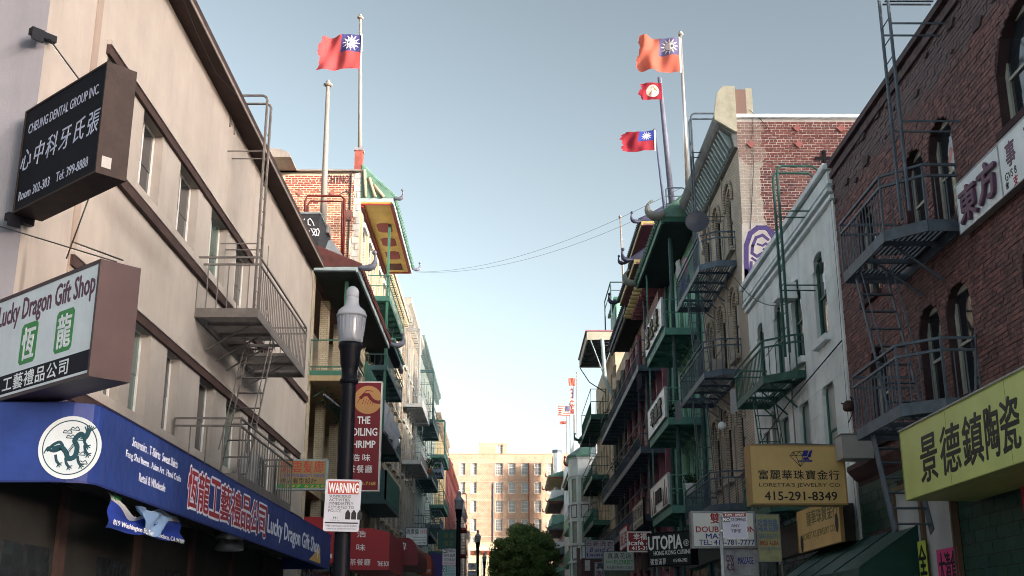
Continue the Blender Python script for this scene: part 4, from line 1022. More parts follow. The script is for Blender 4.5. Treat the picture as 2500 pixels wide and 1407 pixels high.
# LEFT 4, 5, 6 ...
def plain(lb, Y0, Y1, zt_, m, rows, pitch, ww, wh, name='row_house', arch=0.0, cor=None, fm=dark_frame, side='L', x_off=0, first=1.0, pm=dark_glass, depth=.3, sill=None, D=12):
    X = L+x_off if side=='L' else R-x_off
    g = thing(name, lb, 'building', (X, Y0 if side=='L' else Y1, 0), 90 if side=='L' else -90)
    W = Y1-Y0; ops=[]
    for z in rows:
        x = first
        while x+ww < W-.3: ops.append((x,x+ww,z,z+wh,arch)); x += pitch
    facade(g, W, -1, zt_, ops, depth, m, D=D)
    for op in ops:
        window(g, op[0],op[1],op[2],op[3],depth,fm,pm,(1,2),fw=.08)
        if sill: MB().box(op[0]-.08,op[1]+.08,-.14,-.003,op[2]-.14,op[2]-.005).obj('window_sill', sill, g)
    if cor:
        MB().prismx([(-.5,zt_-.1),(-.5,zt_+.25),(0,zt_+.25),(0,zt_-.6)],-.05,W+.05).obj('cornice', cor, g)
        k=int(W/.8)
        for i in range(k): MB().box(.2+i*W/k,.38+i*W/k,-.35,-.003,zt_-.85,zt_-.35).obj('bracket', cor, g)
    return g
b4 = plain('tan brick house with stone piers, middle of the left row',79.25,93,24.25,tan_brick,(4.5,8.4,12.2,16,19.8),2.3,1.2,2.1,arch=.35,cor=grey_wall,sill=fascia_pale)
for x in (2.5,4.8,7.1,9.4,11.7): MB().box(x-.1,x+.35,-.14,-.002,2,22.5).obj('pier', grey_wall, b4)
b5 = plain('pale green plastered house farther along the left row',93.05,118,25.0,pale_green,(5.5,9.5,13.5,17.5,21.2),2.9,1.2,2.0,cor=paint('grey_green',(.10,.15,.15),.6),sill=fascia_pale)
b6 = plain('ochre house beyond the pale green one, left row',118.05,139,23.2,paint('ochre_wall',(.36,.30,.17),.8,.2,1,.2,streak=.4),(5.5,9.5,13.5,17.5),2.8,1.2,2.0,cor=tan_brick,sill=cream)
b7 = plain('dull red brick house far down the left row',139.05,168,21.6,brick_tex('red_brick_far',(.22,.06,.06),(.18,.05,.05),(.12,.06,.055)),(6.5,10.5,14.5,17.9),3.4,1.4,1.9,cor=paint('rust_cornice',(.16,.045,.04),.7),fm=white_frame)
b8 = plain('grey brown house with dark cornice at the far left end',168.05,196,20.2,grey_wall,(6.5,10.2,14),3.6,1.5,2.0,cor=iron_grey,x_off=.3)
b9 = plain('last low grey house on the left before the end building',196.05,218,17.8,tan_brick,(6.5,10.2,13.6),3.4,1.4,1.8,cor=grey_wall,x_off=.6)
for (lb,Yb,zs,m_,W_,top) in (('teal fire escape on the pale green house front, nearer half',92.1,(18.1,13.6,9.3),iron_teal,9,GZ2),('dark teal fire escape on the pale green house front, farther half',105,(15.9,11.0),iron_blue,5,None),('dark fire escape with tall railings reaching onto the ochre house',110.4,(18.0,13.3,9),iron_green,9,GZ3),('thin red fire escape at the far left end',172,(16.5,12.8,9),rpm,6,21.5)):
    g = thing('fire_escape',lb,'fire escape',(L,Yb,0),90,'fire escapes on the house fronts')
    for z in zs: balcony(g,0,W_,1.35,z,1.2,m_,bal=.3,rails=(1,.5),frame_h=.3)
    for i,(za,zb_) in enumerate(zip(zs,zs[1:])): 
        ladder(g,((5 if i%2 else 2),-1.1,za),((2 if i%2 else 5),-1.1,zb_),(0,.5,0),9,m_)
    if top: gooseneck(g,.8,.6,-1.3,zs[0],top,1.4,m_,10,r=.06)
bp_ = thing('balcony','solid dark teal balcony under the long left banner','balcony',(L,56.2,0),90)
MB().box(0,7,-1.5,0,7.6,7.8).box(0,7,-1.5,-1.42,7.8,9.2).box(0,.08,-1.5,0,7.8,9.2).obj('parapet', iron_teal, bp_); q=MB()
for i in range(24): q.box(.2+i*.28,.24+i*.28,-1.53,-1.501,7.8,9.15)
q.obj('ribs', iron_green, bp_, kind='stuff')
gb = thing('balcony','dark green slatted balcony parapet right behind the near lamp head','balcony',(L,46.5,0),90)
MB().box(0,7.2,-1.55,-1.47,10.6,12.3).box(0,7.2,-1.5,0,10.5,10.6).obj('parapet', trim_green, gb)
for i in range(30): MB().box(.1+i*.235,.15+i*.235,-1.58,-1.553,10.65,12.28).obj('batten', iron_green, gb, fix=False)

# =================================================================== left side signs and awnings
mr_ = paint('maroon',(.17,.012,.022),.4,.08,3,.0,spec=.3); shr = flat('shrimp_gold',(.50,.26,.10))
bs = blade('blade_sign','tall red shrimp restaurant sign with yellow disc, half hidden by the lamp post','sign',(833,932,934,1200),45,.3,mr_,white_frame,
  [('THE',(.36,.61,.70,.675),white_l,dict(bold=.05)),('BOILING',(.10,.50,.90,.57),white_l,dict(bold=.05)),('SHRIMP',(.14,.39,.86,.455),white_l,dict(bold=.05)),('浩味',(.24,.27,.74,.335),white_l,dict(bold=.01,space=1.4)),('茶餐廳',(.16,.165,.80,.235),white_l,dict(bold=.01,space=1.2)),('(415)983-7168',(.10,.045,.90,.085),gold_l,dict(bold=.04))],fw=.05)
w_=onY(934,0,45).x-onY(833,0,45).x; h_=onY(833,932,45).z-onY(833,1200,45).z
disc(MB(),w_*.5,h_*.83,.56,.56,-.009).obj('disc',shr,bs)
q=MB(); sx,sz=w_*.52,h_*.83
ribbon(q,[(sx-.32,sz+.08),(sx-.2,sz+.2),(sx-.02,sz+.2),(sx+.08,sz+.05),(sx+.2,sz-.05),(sx+.36,sz-.1)],.13,-.012); ribbon(q,[(sx+.36,sz-.1),(sx+.45,sz-.14),(sx+.42,sz-.03)],.07,-.012)
for k in range(6): ribbon(q,[(sx-.18+.09*k,sz+.05-.03*k),(sx-.26+.1*k,sz-.18)],.018,-.013)
ribbon(q,[(sx-.3,sz+.12),(sx-.45,sz-.12)],.02,-.013); ribbon(q,[(sx-.25,sz+.18),(sx-.1,sz+.38),(sx+.15,sz+.34)],.03,-.013)
q.obj('shrimp_drawing',mr_,bs,fix=False)
sl = blade('blade_sign','faded yellow beauty salon sign with green foot beyond the beige building','sign',(672,1122,800,1196),36.5,.25,paint('faded_yellow',(.30,.22,.095),.5,.1,3,.0,streak=.2),fascia_pale,
  [('彩雲髮廊',(.10,.56,.93,.95),flat('faded_red',(.45,.05,.04)),dict(bold=.015,space=1.15)),('CHOY WUN BEAUTY SALON',(.08,.42,.94,.52),flat('faded_blue',(.06,.07,.35)),dict(bold=.03)),('專人髮型設計',(.10,.20,.80,.38),black_l,dict(bold=.01))],fw=.04)
w_=onY(800,0,36.5).x-onY(672,0,36.5).x; MB().box(.04,w_-.04,-.0085,-.0065,.05,.17).obj('green_band',green_l,sl); text(sl,'397 6226',.3,.07,w_-.3,.15,gold_l,y=-.009,bold=.02)
red_aw = paint('awning_red',(.30,.022,.03),.5,.18,2,.4,2.5,bdist=.07,spec=.3,streak=.2,dirt=(.15,.01,.02)); dred_aw = paint('awning_dark_red',(.17,.015,.025),.5,.12,2,.15,12)
def awning(lb, q, Y, Yb, m, texts=(), cat='awning', rnd_=False, side=-1, depth=1.4):
    """box awning seen from the front: outline of its near end in the photograph, reaching back along the house"""
    a_=onY(q[0],q[3],Y); b_=onY(q[2],q[1],Y); w=b_.x-a_.x; h=b_.z-a_.z
    g = thing('awning',lb,cat,a_,0); mb=MB(); D_=Yb-Y
    if rnd_:
        pr=[(0,0),(0,h)]+[(w*(.55+.45*math.sin(math.pi/2*i/8)),h*(.35+.65*math.cos(math.pi/2*i/8))) for i in range(9)]+[(w,0)]
    else: pr=[(0,0),(0,h*1.0),(w*.55,h),(w,h*.9),(w,0)]
    if side>0: pr=[(w-x,z) for x,z in pr][::-1]
    mb.prism(pr,0,D_); mb.obj('canopy',m,g)
    q_=MB(); q_.bar((0,-.006,.01),(w,-.006,.01),.012,.03); q_.obj('hem',m,g)
    for T in texts: text(g,T[0],T[1][0]*w,T[1][1]*h,T[1][2]*w,T[1][3]*h,T[2],y=-.004,th=.004,**(T[3] if len(T)>3 else {}))
    return g
awning('red restaurant awning with a column of white characters, lower left',(848,1290,952,1391),44,50,red_aw,[('浩',(.20,.78,.42,.94),white_l),('味',(.20,.45,.42,.62),white_l),('茶餐廳',(.05,.10,.55,.26),white_l,dict(space=1.1)),('THE BOI',(.72,.08,.99,.20),white_l,dict(bold=.04))])
awning('plain red awning piece between the blue awning and the near lamp post',(733,1262,816,1375),42.6,44,red_aw,[('.',(.9,.4,.93,.43),white_l),('8',(.92,.1,.99,.2),white_l,dict(bold=.03))])
awning('dark red rounded awning with monument shop lettering',(956,1313,1021,1380),52,58,dred_aw,[('碑',(.18,.55,.55,.82),white_l),('MONUMENT',(-.0,.14,.60,.30),flat('dull_letter',(.05,.03,.03)),dict(bold=.04))],rnd_=True)
awning('orange red rounded awning with green panel, far lower left',(1018,1350,1054,1402),64,69,paint('awning_orange',(.40,.07,.03),.5,.1,2,.1),[('SHOP',(.6,.08,.95,.22),white_l)],rnd_=True)
blade('shop_sign','small green agency sign on the orange red awning','sign',(1002,1362,1040,1398),63.8,.08,flat('agency_green',(.03,.16,.10)),flat('agency_green_frame',(.03,.16,.10)),[('仁源',(.3,.6,.8,.9),white_l),('WATER',(.2,.33,.9,.5),white_l,dict(bold=.02)),('AGENCY',(.2,.08,.9,.25),white_l,dict(bold=.02))],fw=.02)
awning('deep blue awning beside the far parking signs',(1048,1350,1082,1407),66,72,paint('awning_navy',(.03,.02,.16),.5,.1,2,.1))
blade('blade_sign','white clinic sign with black characters in the left row','sign',(988,1288,1045,1333),60,.25,white_board,iron_grey,[('趙廣偉',(.05,.62,.60,.92),black_l,dict(bold=.01)),('針灸中醫',(.65,.62,.97,.9),red_l),('The Chao Acupuncture Clinic',(.35,.42,.95,.50),black_l,dict(bold=.02)),('William Zhao L.Ac, N.P.H.D',(.32,.27,.95,.35),black_l,dict(bold=.02)),('(415)788-1983',(.40,.10,.92,.20),black_l,dict(bold=.03))],fw=.05)
blade('blade_sign','dark green hanging sign with faded yellow characters','sign',(1069,1293,1117,1341),66,.2,flat('hang_green',(.015,.09,.08)),flat('hang_green_dk',(.01,.06,.055)),[('華昌',(.3,.55,.8,.85),flat('faded_gold',(.15,.17,.05)),dict(space=1.3)),('商店',(.3,.15,.8,.45),MATS['faded_gold'],dict(space=1.3))],fw=.03)
blade('shop_sign','small white vertical sign between the two lower red awnings','sign',(953,1346,967,1385),50,.1,white_board,white_board,[('報',(.2,.72,.8,.92),black_l),('訊',(.2,.45,.8,.65),black_l),('◎',(.3,.1,.7,.3),blue_l)],fw=.01)
nw = thing('round_sign','round blue neighbourhood watch sign above the lower red awnings','sign',onY(966,1397,49.5),0)
disc(MB(),0,0,.28,.28,0).obj('plate',flat('watch_blue',(.02,.04,.25)),nw); disc(MB(),0,0,.15,.15,-.005).obj('inner_disc',white_l,nw); q=MB()
for k in range(20): a_=2*math.pi*k/20; q.box(.2*math.cos(a_)-.012,.2*math.cos(a_)+.012,-.007,-.001,.2*math.sin(a_)-.02,.2*math.sin(a_)+.02)
q.obj('lettering',white_l,nw); disc(MB(),0,0,.07,.07,-.009).obj('hub',MATS['watch_blue'],nw)
MB().box(-.02,.02,.004,.03,-2.5,.2).obj('post',galv,nw)
# =================================================================== RIGHT 1: dark red painted brick house
mortar_dk = paint('mortar_dark',(.055,.032,.036),.95,.3,4,.4); 
Yf = 25.1; WR1 = 17.1
r1 = thing('brick_building','dark red painted brick building with arched windows, right edge','building',(R,Yf,0),-90)
def rx(ya, yb): return (Yf-yb, Yf-ya)
oR1 = []
for (ya,yb) in ((22.5,23.6),(19.55,20.6),(18.15,19.25)):
    a,b = rx(ya,yb); oR1 += [(a,b,8.3,10.25,.42),(a,b,5.35,7.25,.42)]
a,b = rx(14.0,16.25); oR1 += [(a,b,8.9,10.6,.75),(a,b,5.3,7.3,.75)]
a,b = rx(10.6,12.9); oR1 += [(a,b,8.9,10.6,.75)]
facade(r1, WR1, -1, 12.05, oR1, .22, mortar_dk, D=14)
wallR1 = [o for o in bpy.data.objects if o.parent == r1 and o.name.startswith('wall')][0]
mR1 = brick_piece('brick_plum',[(.18,.085,.08),(.135,.065,.066),(.225,.11,.098),(.155,.075,.074),(.11,.06,.062),(.20,.09,.082)],whitezone=[('Z',10.95,30,(.11,.09,.095),.7),('Z',-5,5.0,(.02,.05,.04),.95)],noise=.45,bump=1.0,rough=.7)
bricks(wallR1, 0, 12.2, 5.05, 12.0, oR1, mR1, bl=.215,bh=.066,j=.012,proud=.004,jit=.013,count=300,near=(R,17.8,9.2),header=6,ragged=.004)
for (xa,xb,z_,d_) in ((0,WR1,11.72,.07),(0,WR1,12.0,.10),): MB().box(xa-.03,xb,-d_,-.0,z_,z_+.13).obj('brick_course', paint('course_dark',(.09,.065,.07),.9,.4,5,.5,dirt_amt=.4,dirt=(.12,.09,.09)), r1)
rr_=random.Random(5)
for i in range(24):          # broken render and lumps under the parapet
    x=rr_.random()*12; z=10.95+rr_.random()*.8; s_=.05+.12*rr_.random()
    q=MB(); q.prism([(x-s_,z-s_*.5),(x+s_*.7,z-s_*.7),(x+s_*1.4,z+.01),(x+s_*.4,z+s_*.6),(x-s_*.8,z+s_*.4)],-.035-.02*rr_.random(),-.002); q.obj('render_patch', MATS['course_dark'], wallR1, fix=False)
for op in oR1:
    big = op[1]-op[0] > 1.5
    w_ = window(r1, op[0],op[1],op[2],op[3],.22, paint('window_putty',(.36,.37,.33),.6,.15,4,.1,streak=.5), dark_glass, (2 if big else 1,2), fw=.10)
    MB().box(op[0]-.06,op[1]+.06,-.10,-.003,op[2]-.12,op[2]-.002).obj('window_sill', mortar_dk, r1)
    k = 9 if not big else 17; h=(op[1]-op[0])/2; cx_=(op[0]+op[1])/2; zs=op[3]-op[4]
    for i in range(k):
        t=math.pi*(i+.5)/k; p=Vector((cx_+h*math.cos(t),0,zs+op[4]*math.sin(t))); n_=Vector((math.cos(t)/h,0,math.sin(t)/op[4])).normalized()
        q=MB(); tn=Vector((-n_.z,0,n_.x))*.035; a_=p+n_*.01; b_=p+n_*.17
        q.prism([((a_-tn).x,(a_-tn).z),((b_-tn).x,(b_-tn).z),((b_+tn).x,(b_+tn).z),((a_+tn).x,(a_+tn).z)],-.016,-.001); q.obj('arch_brick', mR1, wallR1, fix=True)
# lower cornice and green tiled shop front
MB().prismx([(-.22,4.95),(-.22,5.05),(0,5.1),(0,4.72),(-.08,4.78)],-.0,6.2).obj('cornice', paint('lower_cornice',(.10,.05,.055),.8,.3,3,.3), r1)
gt = brick_piece('green_block',[(.015,.055,.04),(.02,.065,.05),(.012,.045,.036),(.022,.06,.055)],noise=.3,rough=.3,bump=.2)
SW0,SW1 = yat(2200,7.5,3.2), yat(2342,7.5,3.2); DW0,DW1 = yat(2124,7.5,3.2), yat(2176,7.5,3.2)
bricks(wallR1, 0, 12, 1.8, 4.72, [(Yf-SW0,Yf-SW1,1,4.30,0),(Yf-DW0,Yf-DW1,-1,3.45,0)], gt, bl=.42,bh=.19,j=.012,proud=.006,jit=.006,count=300,near=(R,18,3.5),name='tile',ragged=0)
sf = thing('shop_window','brown framed shop window with pale panes under the yellow sign','window',(R-.02,SW0,0),-90)
brf = paint('bronze_frame',(.13,.085,.055),.4,.2,5,.05,metal=.3)
cloudy = glass('cloudy_glass',(.42,.45,.47),.35,.6)
for (a_,b_) in ((0,(SW0-SW1)*.5),((SW0-SW1)*.5,SW0-SW1)):
    MB().box(a_,a_+.07,-.12,0,1.2,4.30).box(b_-.07,b_,-.12,0,1.2,4.30).box(a_+.07,b_-.07,-.12,0,4.22,4.30).obj('window_frame',brf,sf,fix=False)
    MB().box(a_+.07,b_-.07,-.06,-.05,1.2,4.22).obj('pane',cloudy,sf)
dr1 = thing('doorway','dark doorway in the green tiled wall, left of the shop window','door',(R-.01,DW0,0),-90); dw_=DW0-DW1; MB().box(0,dw_,-.012,0,0,3.44).obj('door',dim,dr1); MB().box(-.06,0,-.05,0,0,3.5).box(dw_,dw_+.06,-.05,0,0,3.5).box(0,dw_,-.05,0,3.44,3.5).obj('door_frame',trim_green,dr1,fix=False)
pk = thing('poster','pink paper poster with brush characters in the shop window','poster',(R-.11,yat(2283,7.4,2.9),2.38),-90); MB().box(0,.95,-.004,0,0,.62).obj('paper',flat('pink_paper',(.6,.06,.22)),pk); text(pk,'大清倉',.08,.05,.9,.56,black_l,bold=.03)
yk = thing('poster','yellow green paper poster with a large black character','poster',(R-.16,yat(2246,7.4,2.9),2.2),-90); MB().box(0,.42,-.004,0,0,1.0).obj('paper',flat('lime_paper',(.50,.62,.10)),yk); text(yk,'全',.03,.42,.39,.93,black_l,bold=.05); MB().box(.1,.35,-.008,-.0045,.12,.3).obj('red_patch',red_l,yk)
rk = thing('poster','red banner strip at the right edge under the yellow sign','poster',(R-.12,16.9,2.2),-90); MB().box(0,.8,-.006,0,0,2.0).obj('cloth',flat('banner_red',(.45,.02,.05)),rk)
vt = thing('wall_lettering','small white vertical characters beside the doorway at the white building corner','lettering',(R-.012,yat(2108,7.5,3),2.3),-90); text(vt,'東',.0,.75,.28,1.15,white_l,y=0); text(vt,'方',.02,.2,.28,.6,white_l,y=0); MB().box(-.04,.34,.0,.004,-.6,1.25).obj('panel',flat('panel_green',(.015,.07,.05)),vt)

# fire escape on it
f4 = thing('fire_escape','blue grey fire escape on the dark red brick building','fire escape',(R,21.15,0),-90,'fire escapes on the house fronts')
balcony(f4,0,3.0,1.12,8.2,.98,iron_grey,c=.55,side='near',bal=.17,single=True,slat_axis='y',hole=(.3,1.2),rails=(1.0,.80),frame_h=.2,bar_r=.011)
balcony(f4,0,3.0,1.12,5.2,.98,iron_grey,c=.55,side='near',bal=.17,single=True,slat_axis='y',hole=(.3,1.2),rails=(1.0,.80),frame_h=.2,bar_r=.011)
ladder(f4,(.35,-.45,8.15),(1.55,-.45,5.25),(0,-.58,0),8,iron_grey,sw=.075,rail=(.14,0,.42),tread=.10)
st_=ladder(f4,(.55,-.42,5.15),(1.35,-.42,3.25),(0,-.62,0),7,iron_grey,sw=.2,tread=.2)
yA = 21.15-yat(2205,6.55,9.0)
gooseneck(f4,yA-.3,.42,-1.0,8.2,12.75,1.1,iron_grey,10,r=.03); 
q=MB()
for i in range(7): q.box(yA-.3+i*.11,yA-.26+i*.11,-.95,-.1,12.2,12.22)
q.obj('landing_slats',iron_grey,f4,kind='stuff')

# raised letter sign boards
BD0,BD1 = yat(2340,7.38,8.2), yat(2445,7.38,8.2); BDW=BD0-BD1
es = sign('wall_sign','white board with raised purple characters on the dark red brick wall','sign',(R-.16,BD0,7.82),-90,BD0-BD1-.01,.86,.12,white_board,galv,[],fw=.015)
dkp = paint('raised_letter',(.12,.05,.10),.5,.2,6,.1)
text(es,'東',BDW*.12,.10,BDW*.50,.66,dkp,y=-.02,th=.05,bold=.05); text(es,'方',BDW*.56,.14,BDW*.94,.72,dkp,y=-.02,th=.05,bold=.05)
es2 = sign('wall_sign','second white board at the right edge with small red and black characters','sign',(R-.165,BD1,7.82),-90,2.6,.86,.12,white_board,galv,
  [('事',(.09,.42,.21,.85),dkp,dict(bold=.05)),('務所',(.34,.42,.62,.85),dkp,dict(bold=.05)),('GVS 8',(.05,.22,.20,.36),black_l,dict(bold=.02)),('支',(.145,.02,.205,.20),red_l,dict(bold=.05)),('☎',(.045,.08,.085,.2),black_l)],fw=.015)
# yellow shop sign
lime = paint('lime_sign',(.52,.58,.20),.4,.09,1.2,.1,1.5,spec=.4,streak=.3,dirt=(.36,.40,.10),bdist=.02)
ysg = sign('shop_sign','large lime yellow sign board with black brush characters, lower right','sign',(6.37,18.72,3.64),-90,7.6,1.1,1.1,lime,paint('lime_frame',(.30,.33,.10),.5),[],fw=.012)
for ch,(pa_,pb_) in zip('景德鎮陶瓷',((2248,2290),(2298,2348),(2352,2402),(2406,2442),(2446,2492))):
    a_ = 18.72-yat(pa_,6.37,4.1); b_ = 18.72-yat(pb_,6.37,4.1)
    text(ysg,ch,a_,3.80-3.64+.02,b_,4.50-3.64,black_l,y=-.007,bold=.03,shear=.1)
for xx in (2.0,4.1,6.2): MB().box(xx-.004,xx+.004,-.0075,-.0061,.02,1.08).obj('panel_seam',paint('seam_dark',(.12,.13,.05),.8),ysg)
MB().box(-.02,7.62,-.03,.02,1.102,1.127).obj('drip_edge',galv,ysg)
wire('stay_rod','purple grey stay rod from the brick wall down to the lime yellow sign','rod',[(R-.03,18.05,6.2),onX(2382,962,6.6)],.018,iron_grey)
tn = thing('alarm_bell','rusty bell and wires at the corner between white and red buildings','bell',(R-.02,24.8,6.35),-90); MB().lathe((0,-.14,-.12),[(.10,0),(.13,.05),(.12,.16),(.05,.22)],12).obj('bell',paint('rusty_iron',(.06,.035,.03),.8,.4),tn,smooth=True); MB().path([(0,0,.1),(.2,-.15,.15),(.35,-.1,-.1),(.1,-.2,-.4)],.012,5).path([(0,-.1,0),(-.3,-.2,.1)],.02,5).obj('wiring',wire_m,tn)
jb = thing('junction_box','pale grey metal box at the foot of the white wall','junction box',onX(2080,1125,7.0),-90); MB().box(0,.5,-.32,.3,-.02,.45).obj('box',paint('box_grey',(.38,.37,.36),.5,.1),jb); MB().box(-.02,.52,-.34,.3,.452,.47).obj('lid',galv,jb)
MB().box(-.1,0,-.3,-.2,.1,.15).obj('bracket',galv,jb)
wire('cable','loose black cable down the edge of the white building','cable',[(R-.04,25.25,11.5),(R-.05,25.2,9),(R-.04,25.3,6.5),(R-.05,25.2,3)],.012,wire_m)

# =================================================================== RIGHT 2: white stucco building
white_st = paint('white_stucco',(.74,.80,.81),.85,.14,.9,.3,40,streak=.5,dirt=(.26,.29,.29),dirt_amt=.18)
YR2=35.15; W2r=YR2-25.1
r2 = thing('stucco_building','weathered white stucco building with arched windows on the right','building',(R,YR2,0),-90)
oR2=[]
for (ya,yb) in ((26.35,27.4),(28.65,29.7),(30.8,31.8),(33.1,34.05)):
    oR2 += [(YR2-yb,YR2-ya,8.35,10.5,.30),(YR2-yb,YR2-ya,5.0,7.38,.30)]
facade(r2, W2r-.02, -1, 12.1, oR2, .17, white_st, D=14)
wallR2 = [o for o in bpy.data.objects if o.parent == r2 and o.name.startswith('wall')][0]
bricks(wallR2, 0, W2r-.02, 3.2, 11.2, oR2, white_st, bl=1.25,bh=.565,j=.012,proud=.004,jit=.004,count=300,near=(R,28,8),name='render_block',ragged=0)
for (z_,d_,h_) in ((11.25,.10,.10),(11.42,.16,.09),(11.62,.12,.30),(11.97,.22,.14)): MB().box(-.0,W2r+.0,-d_,-.0,z_,z_+h_).obj('moulding', white_st, r2)
for op in oR2:
    up = op[2] > 7
    window(r2, op[0],op[1],op[2],op[3],.17, green_frame, dark_glass if up else glass('pale_glass',(.28,.31,.31),.3,.5),(1,2),fw=.10)
    if up: MB().box(op[0]-.08,op[1]+.08,-.14,-.003,op[2]-.16,op[2]-.002).obj('window_sill', white_st, r2)
MB().box(W2r-.16,W2r+.0,-.05,-.0,-1,11.2).obj('corner_strip', white_st, r2)
MB().tube((2.9,-.08,3),(2.9,-.08,7.6),.05).obj('downpipe', grey_wall, r2); 
vb=MB(); vb.box(5.8,6.2,-.5,-.02,10.05,10.4).box(5.75,6.25,-.55,-.02,9.95,10.04); vb.obj('vent_hood', white_st, r2, fix=False)
f5 = thing('fire_escape','dark green fire escape with tall roof ladder on the white building','fire escape',(R,33.0,0),-90,'fire escapes on the house fronts')
balcony(f5,0,4.3,.92,8.0,.92,iron_green,c=.7,side='near',bal=.17,single=True,slat_axis='y',hole=(.4,1.6),rails=(1.0,.80),frame_h=.2)
yl = 33.0-yat(1912,6.7,10)
gooseneck(f5,yl-.3,.45,-.85,8.0,12.75,1.0,iron_green,12,r=.035)
ladder(f5,(1.1,-.15,7.95),(2.2,-.15,4.9),(0,-.55,0),8,iron_green,sw=.07,rail=(.14,0,.4),tread=.09)
balcony(f5,.3,3.9,.92,4.75,.92,iron_green,c=.7,side='near',bal=.17,slat_axis='y',rails=(1.0,.80),frame_h=.2)
wire('cable','twisted cable running diagonally across the white wall to the fire escape','cable',[onX(2055,832,R-.1),onX(1925,985,R-.12),onX(1830,1120,R-.3)],.016,wire_m)
wire('cable','tangled cable beside the window on the white wall','cable',[onX(1908,700,R-.1),onX(1912,790,R-.15),onX(1900,830,R-.15),onX(1870,870,R-.1)],.012,wire_m)

# =================================================================== RIGHT 3: brown brick house, brick flank and big cornice
YR3=43.2; W3r=YR3-35.17; ZT3=17.9
buff_brick = brick_tex('buff_brick',(.50,.44,.36),(.42,.37,.30),(.20,.17,.15))
r3 = thing('brick_building','brown brick house with bracketed cornice and dark red brick flank, right','building',(R,YR3,0),-90)
oR3=[]
for zf in (13.95,10.3,6.6):
    for (ya,yb) in ((36.55,37.6),(38.85,39.85),(41.1,42.1)): oR3.append((YR3-yb,YR3-ya,zf,zf+2.2,.42))
facade(r3, W3r, -1, ZT3, oR3, .2, buff_brick, D=14)
for op in oR3:
    window(r3, op[0],op[1],op[2],op[3],.2, dark_frame, dark_glass if op[0]<5 else curtain,(1,2)); MB().box(op[0]-.1,op[1]+.1,-.16,-.003,op[2]-.16,op[2]-.004).obj('window_sill', buff_brick, r3)
    q=MB(); h=(op[1]-op[0])/2+.16; cx_=(op[0]+op[1])/2; zs=op[3]-op[4]+.1
    q.path([(cx_+h,-.05,zs-.3)]+[(cx_+h*math.cos(math.pi*i/10),-.05,zs+.52*math.sin(math.pi*i/10)) for i in range(11)]+[(cx_-h,-.05,zs-.3)],.06,5); q.obj('arch_hood', buff_brick, r3, fix=False)
cr = paint('cornice_grey',(.13,.14,.14),.7,.25,2,.2,streak=.5); crd = paint('cornice_blue',(.045,.06,.085),.7,.3,3,.1)
co = MB(); co.prismx([(-.66,ZT3-.15),(-.72,ZT3+.02),(-.72,ZT3+.14),(0,ZT3+.14),(0,ZT3-1.05),(-.12,ZT3-1.0),(-.2,ZT3-.55),(-.6,ZT3-.25)],0,W3r+.05); co.obj('cornice', cr, r3)
for i in range(22): MB().prismx([(-.55,ZT3-.27),(-.08,ZT3-.27),(-.08,ZT3-.95),(-.2,ZT3-.95)],.15+i*.36,.27+i*.36).obj('bracket', fascia_pale, r3)
MB().prismx([(-.74,ZT3+.15),(-.62,ZT3+.85),(-.42,ZT3+1.1),(-.02,ZT3+1.1),(-.02,ZT3-.55),(-.12,ZT3-.5),(-.74,ZT3-.1)],W3r+.055,W3r+.2).obj('cornice_end', paint('cornice_stone',(.40,.39,.31),.8,.25,2,.2,streak=.4), r3)
sw = side_wall(r3, W3r, 0, 14, -1, ZT3, paint('mortar_pale',(.48,.45,.43),.95,.2,4,.3), facing=1)
mR3 = brick_piece('brick_rust',[(.155,.06,.055),(.095,.036,.04),(.20,.085,.072),(.065,.03,.035),(.13,.048,.045),(.175,.066,.06)],whitezone=[('X',7.2,8.3,(.34,.31,.27),.97),('Z',16.4,30,(.17,.06,.05),.6),('Z',10,13.6,(.42,.40,.37),.0)],noise=.35,bump=.8)
# whitewash behind the graffiti
bricks(sw, 0.0, 5.6, 10.6, ZT3-.03, [], mR3, bl=.235,bh=.072,j=.019,proud=.004,jit=.012,count=300,near=(9.6,35.1,15.6),header=6,ragged=.006)
MB().box(-.02,14,-.12,.3,ZT3+.0,ZT3+.12).obj('coping', white_st, sw); MB().box(0.0,.36,-.02,.4,ZT3+.125,ZT3+1.05).obj('chimney', mR3, sw); MB().box(.365,.58,.0,.35,ZT3+.125,ZT3+1.1).obj('chimney_flank', MATS['cornice_stone'], sw)
wash = paint('whitewash',(.40,.38,.37),.9,.15,3,.3,dirt_amt=.35,dirt=(.22,.12,.11))
q=MB(); 
def sx_(px,py): p=onY(px,py,35.1); return (p.x-R, p.z)
pts=[sx_(*v) for v in ((1812,548),(1830,542),(1860,546),(1890,565),(1905,600),(1900,660),(1880,700),(1812,760))]
wm = MB().prism(pts[::-1],-.020,-.0175).obj('whitewash_patch', wash, sw)
pur = paint('graffiti_purple',(.045,.03,.14),.6,.35,9,.1)
g_=MB()
def gl(w,*v): ribbon(g_,[sx_(*p) for p in v],w,-.024)
gl(.16,(1826,700),(1822,640),(1822,600),(1832,570),(1850,556),(1870,556),(1888,570),(1896,600),(1890,630)); gl(.10,(1838,600),(1846,580),(1862,574),(1876,585)); gl(.10,(1838,600),(1836,618),(1848,626),(1862,618)); gl(.07,(1850,596),(1862,600),(1870,594),(1880,604),(1874,614),(1864,608))
gl(.08,(1836,630),(1850,640),(1870,638),(1886,624)); gl(.10,(1834,640),(1832,690),(1834,735)); gl(.07,(1846,648),(1843,690),(1846,720)); gl(.07,(1858,650),(1856,690),(1858,715)); gl(.07,(1870,648),(1870,680),(1872,700)); gl(.09,(1884,636),(1888,660),(1884,690)); gl(.12,(1823,660),(1822,700),(1824,740)); gl(.1,(1828,575),(1838,562)); gl(.12,(1878,566),(1893,590))
g_.obj('graffiti', pur, sw, fix=False)
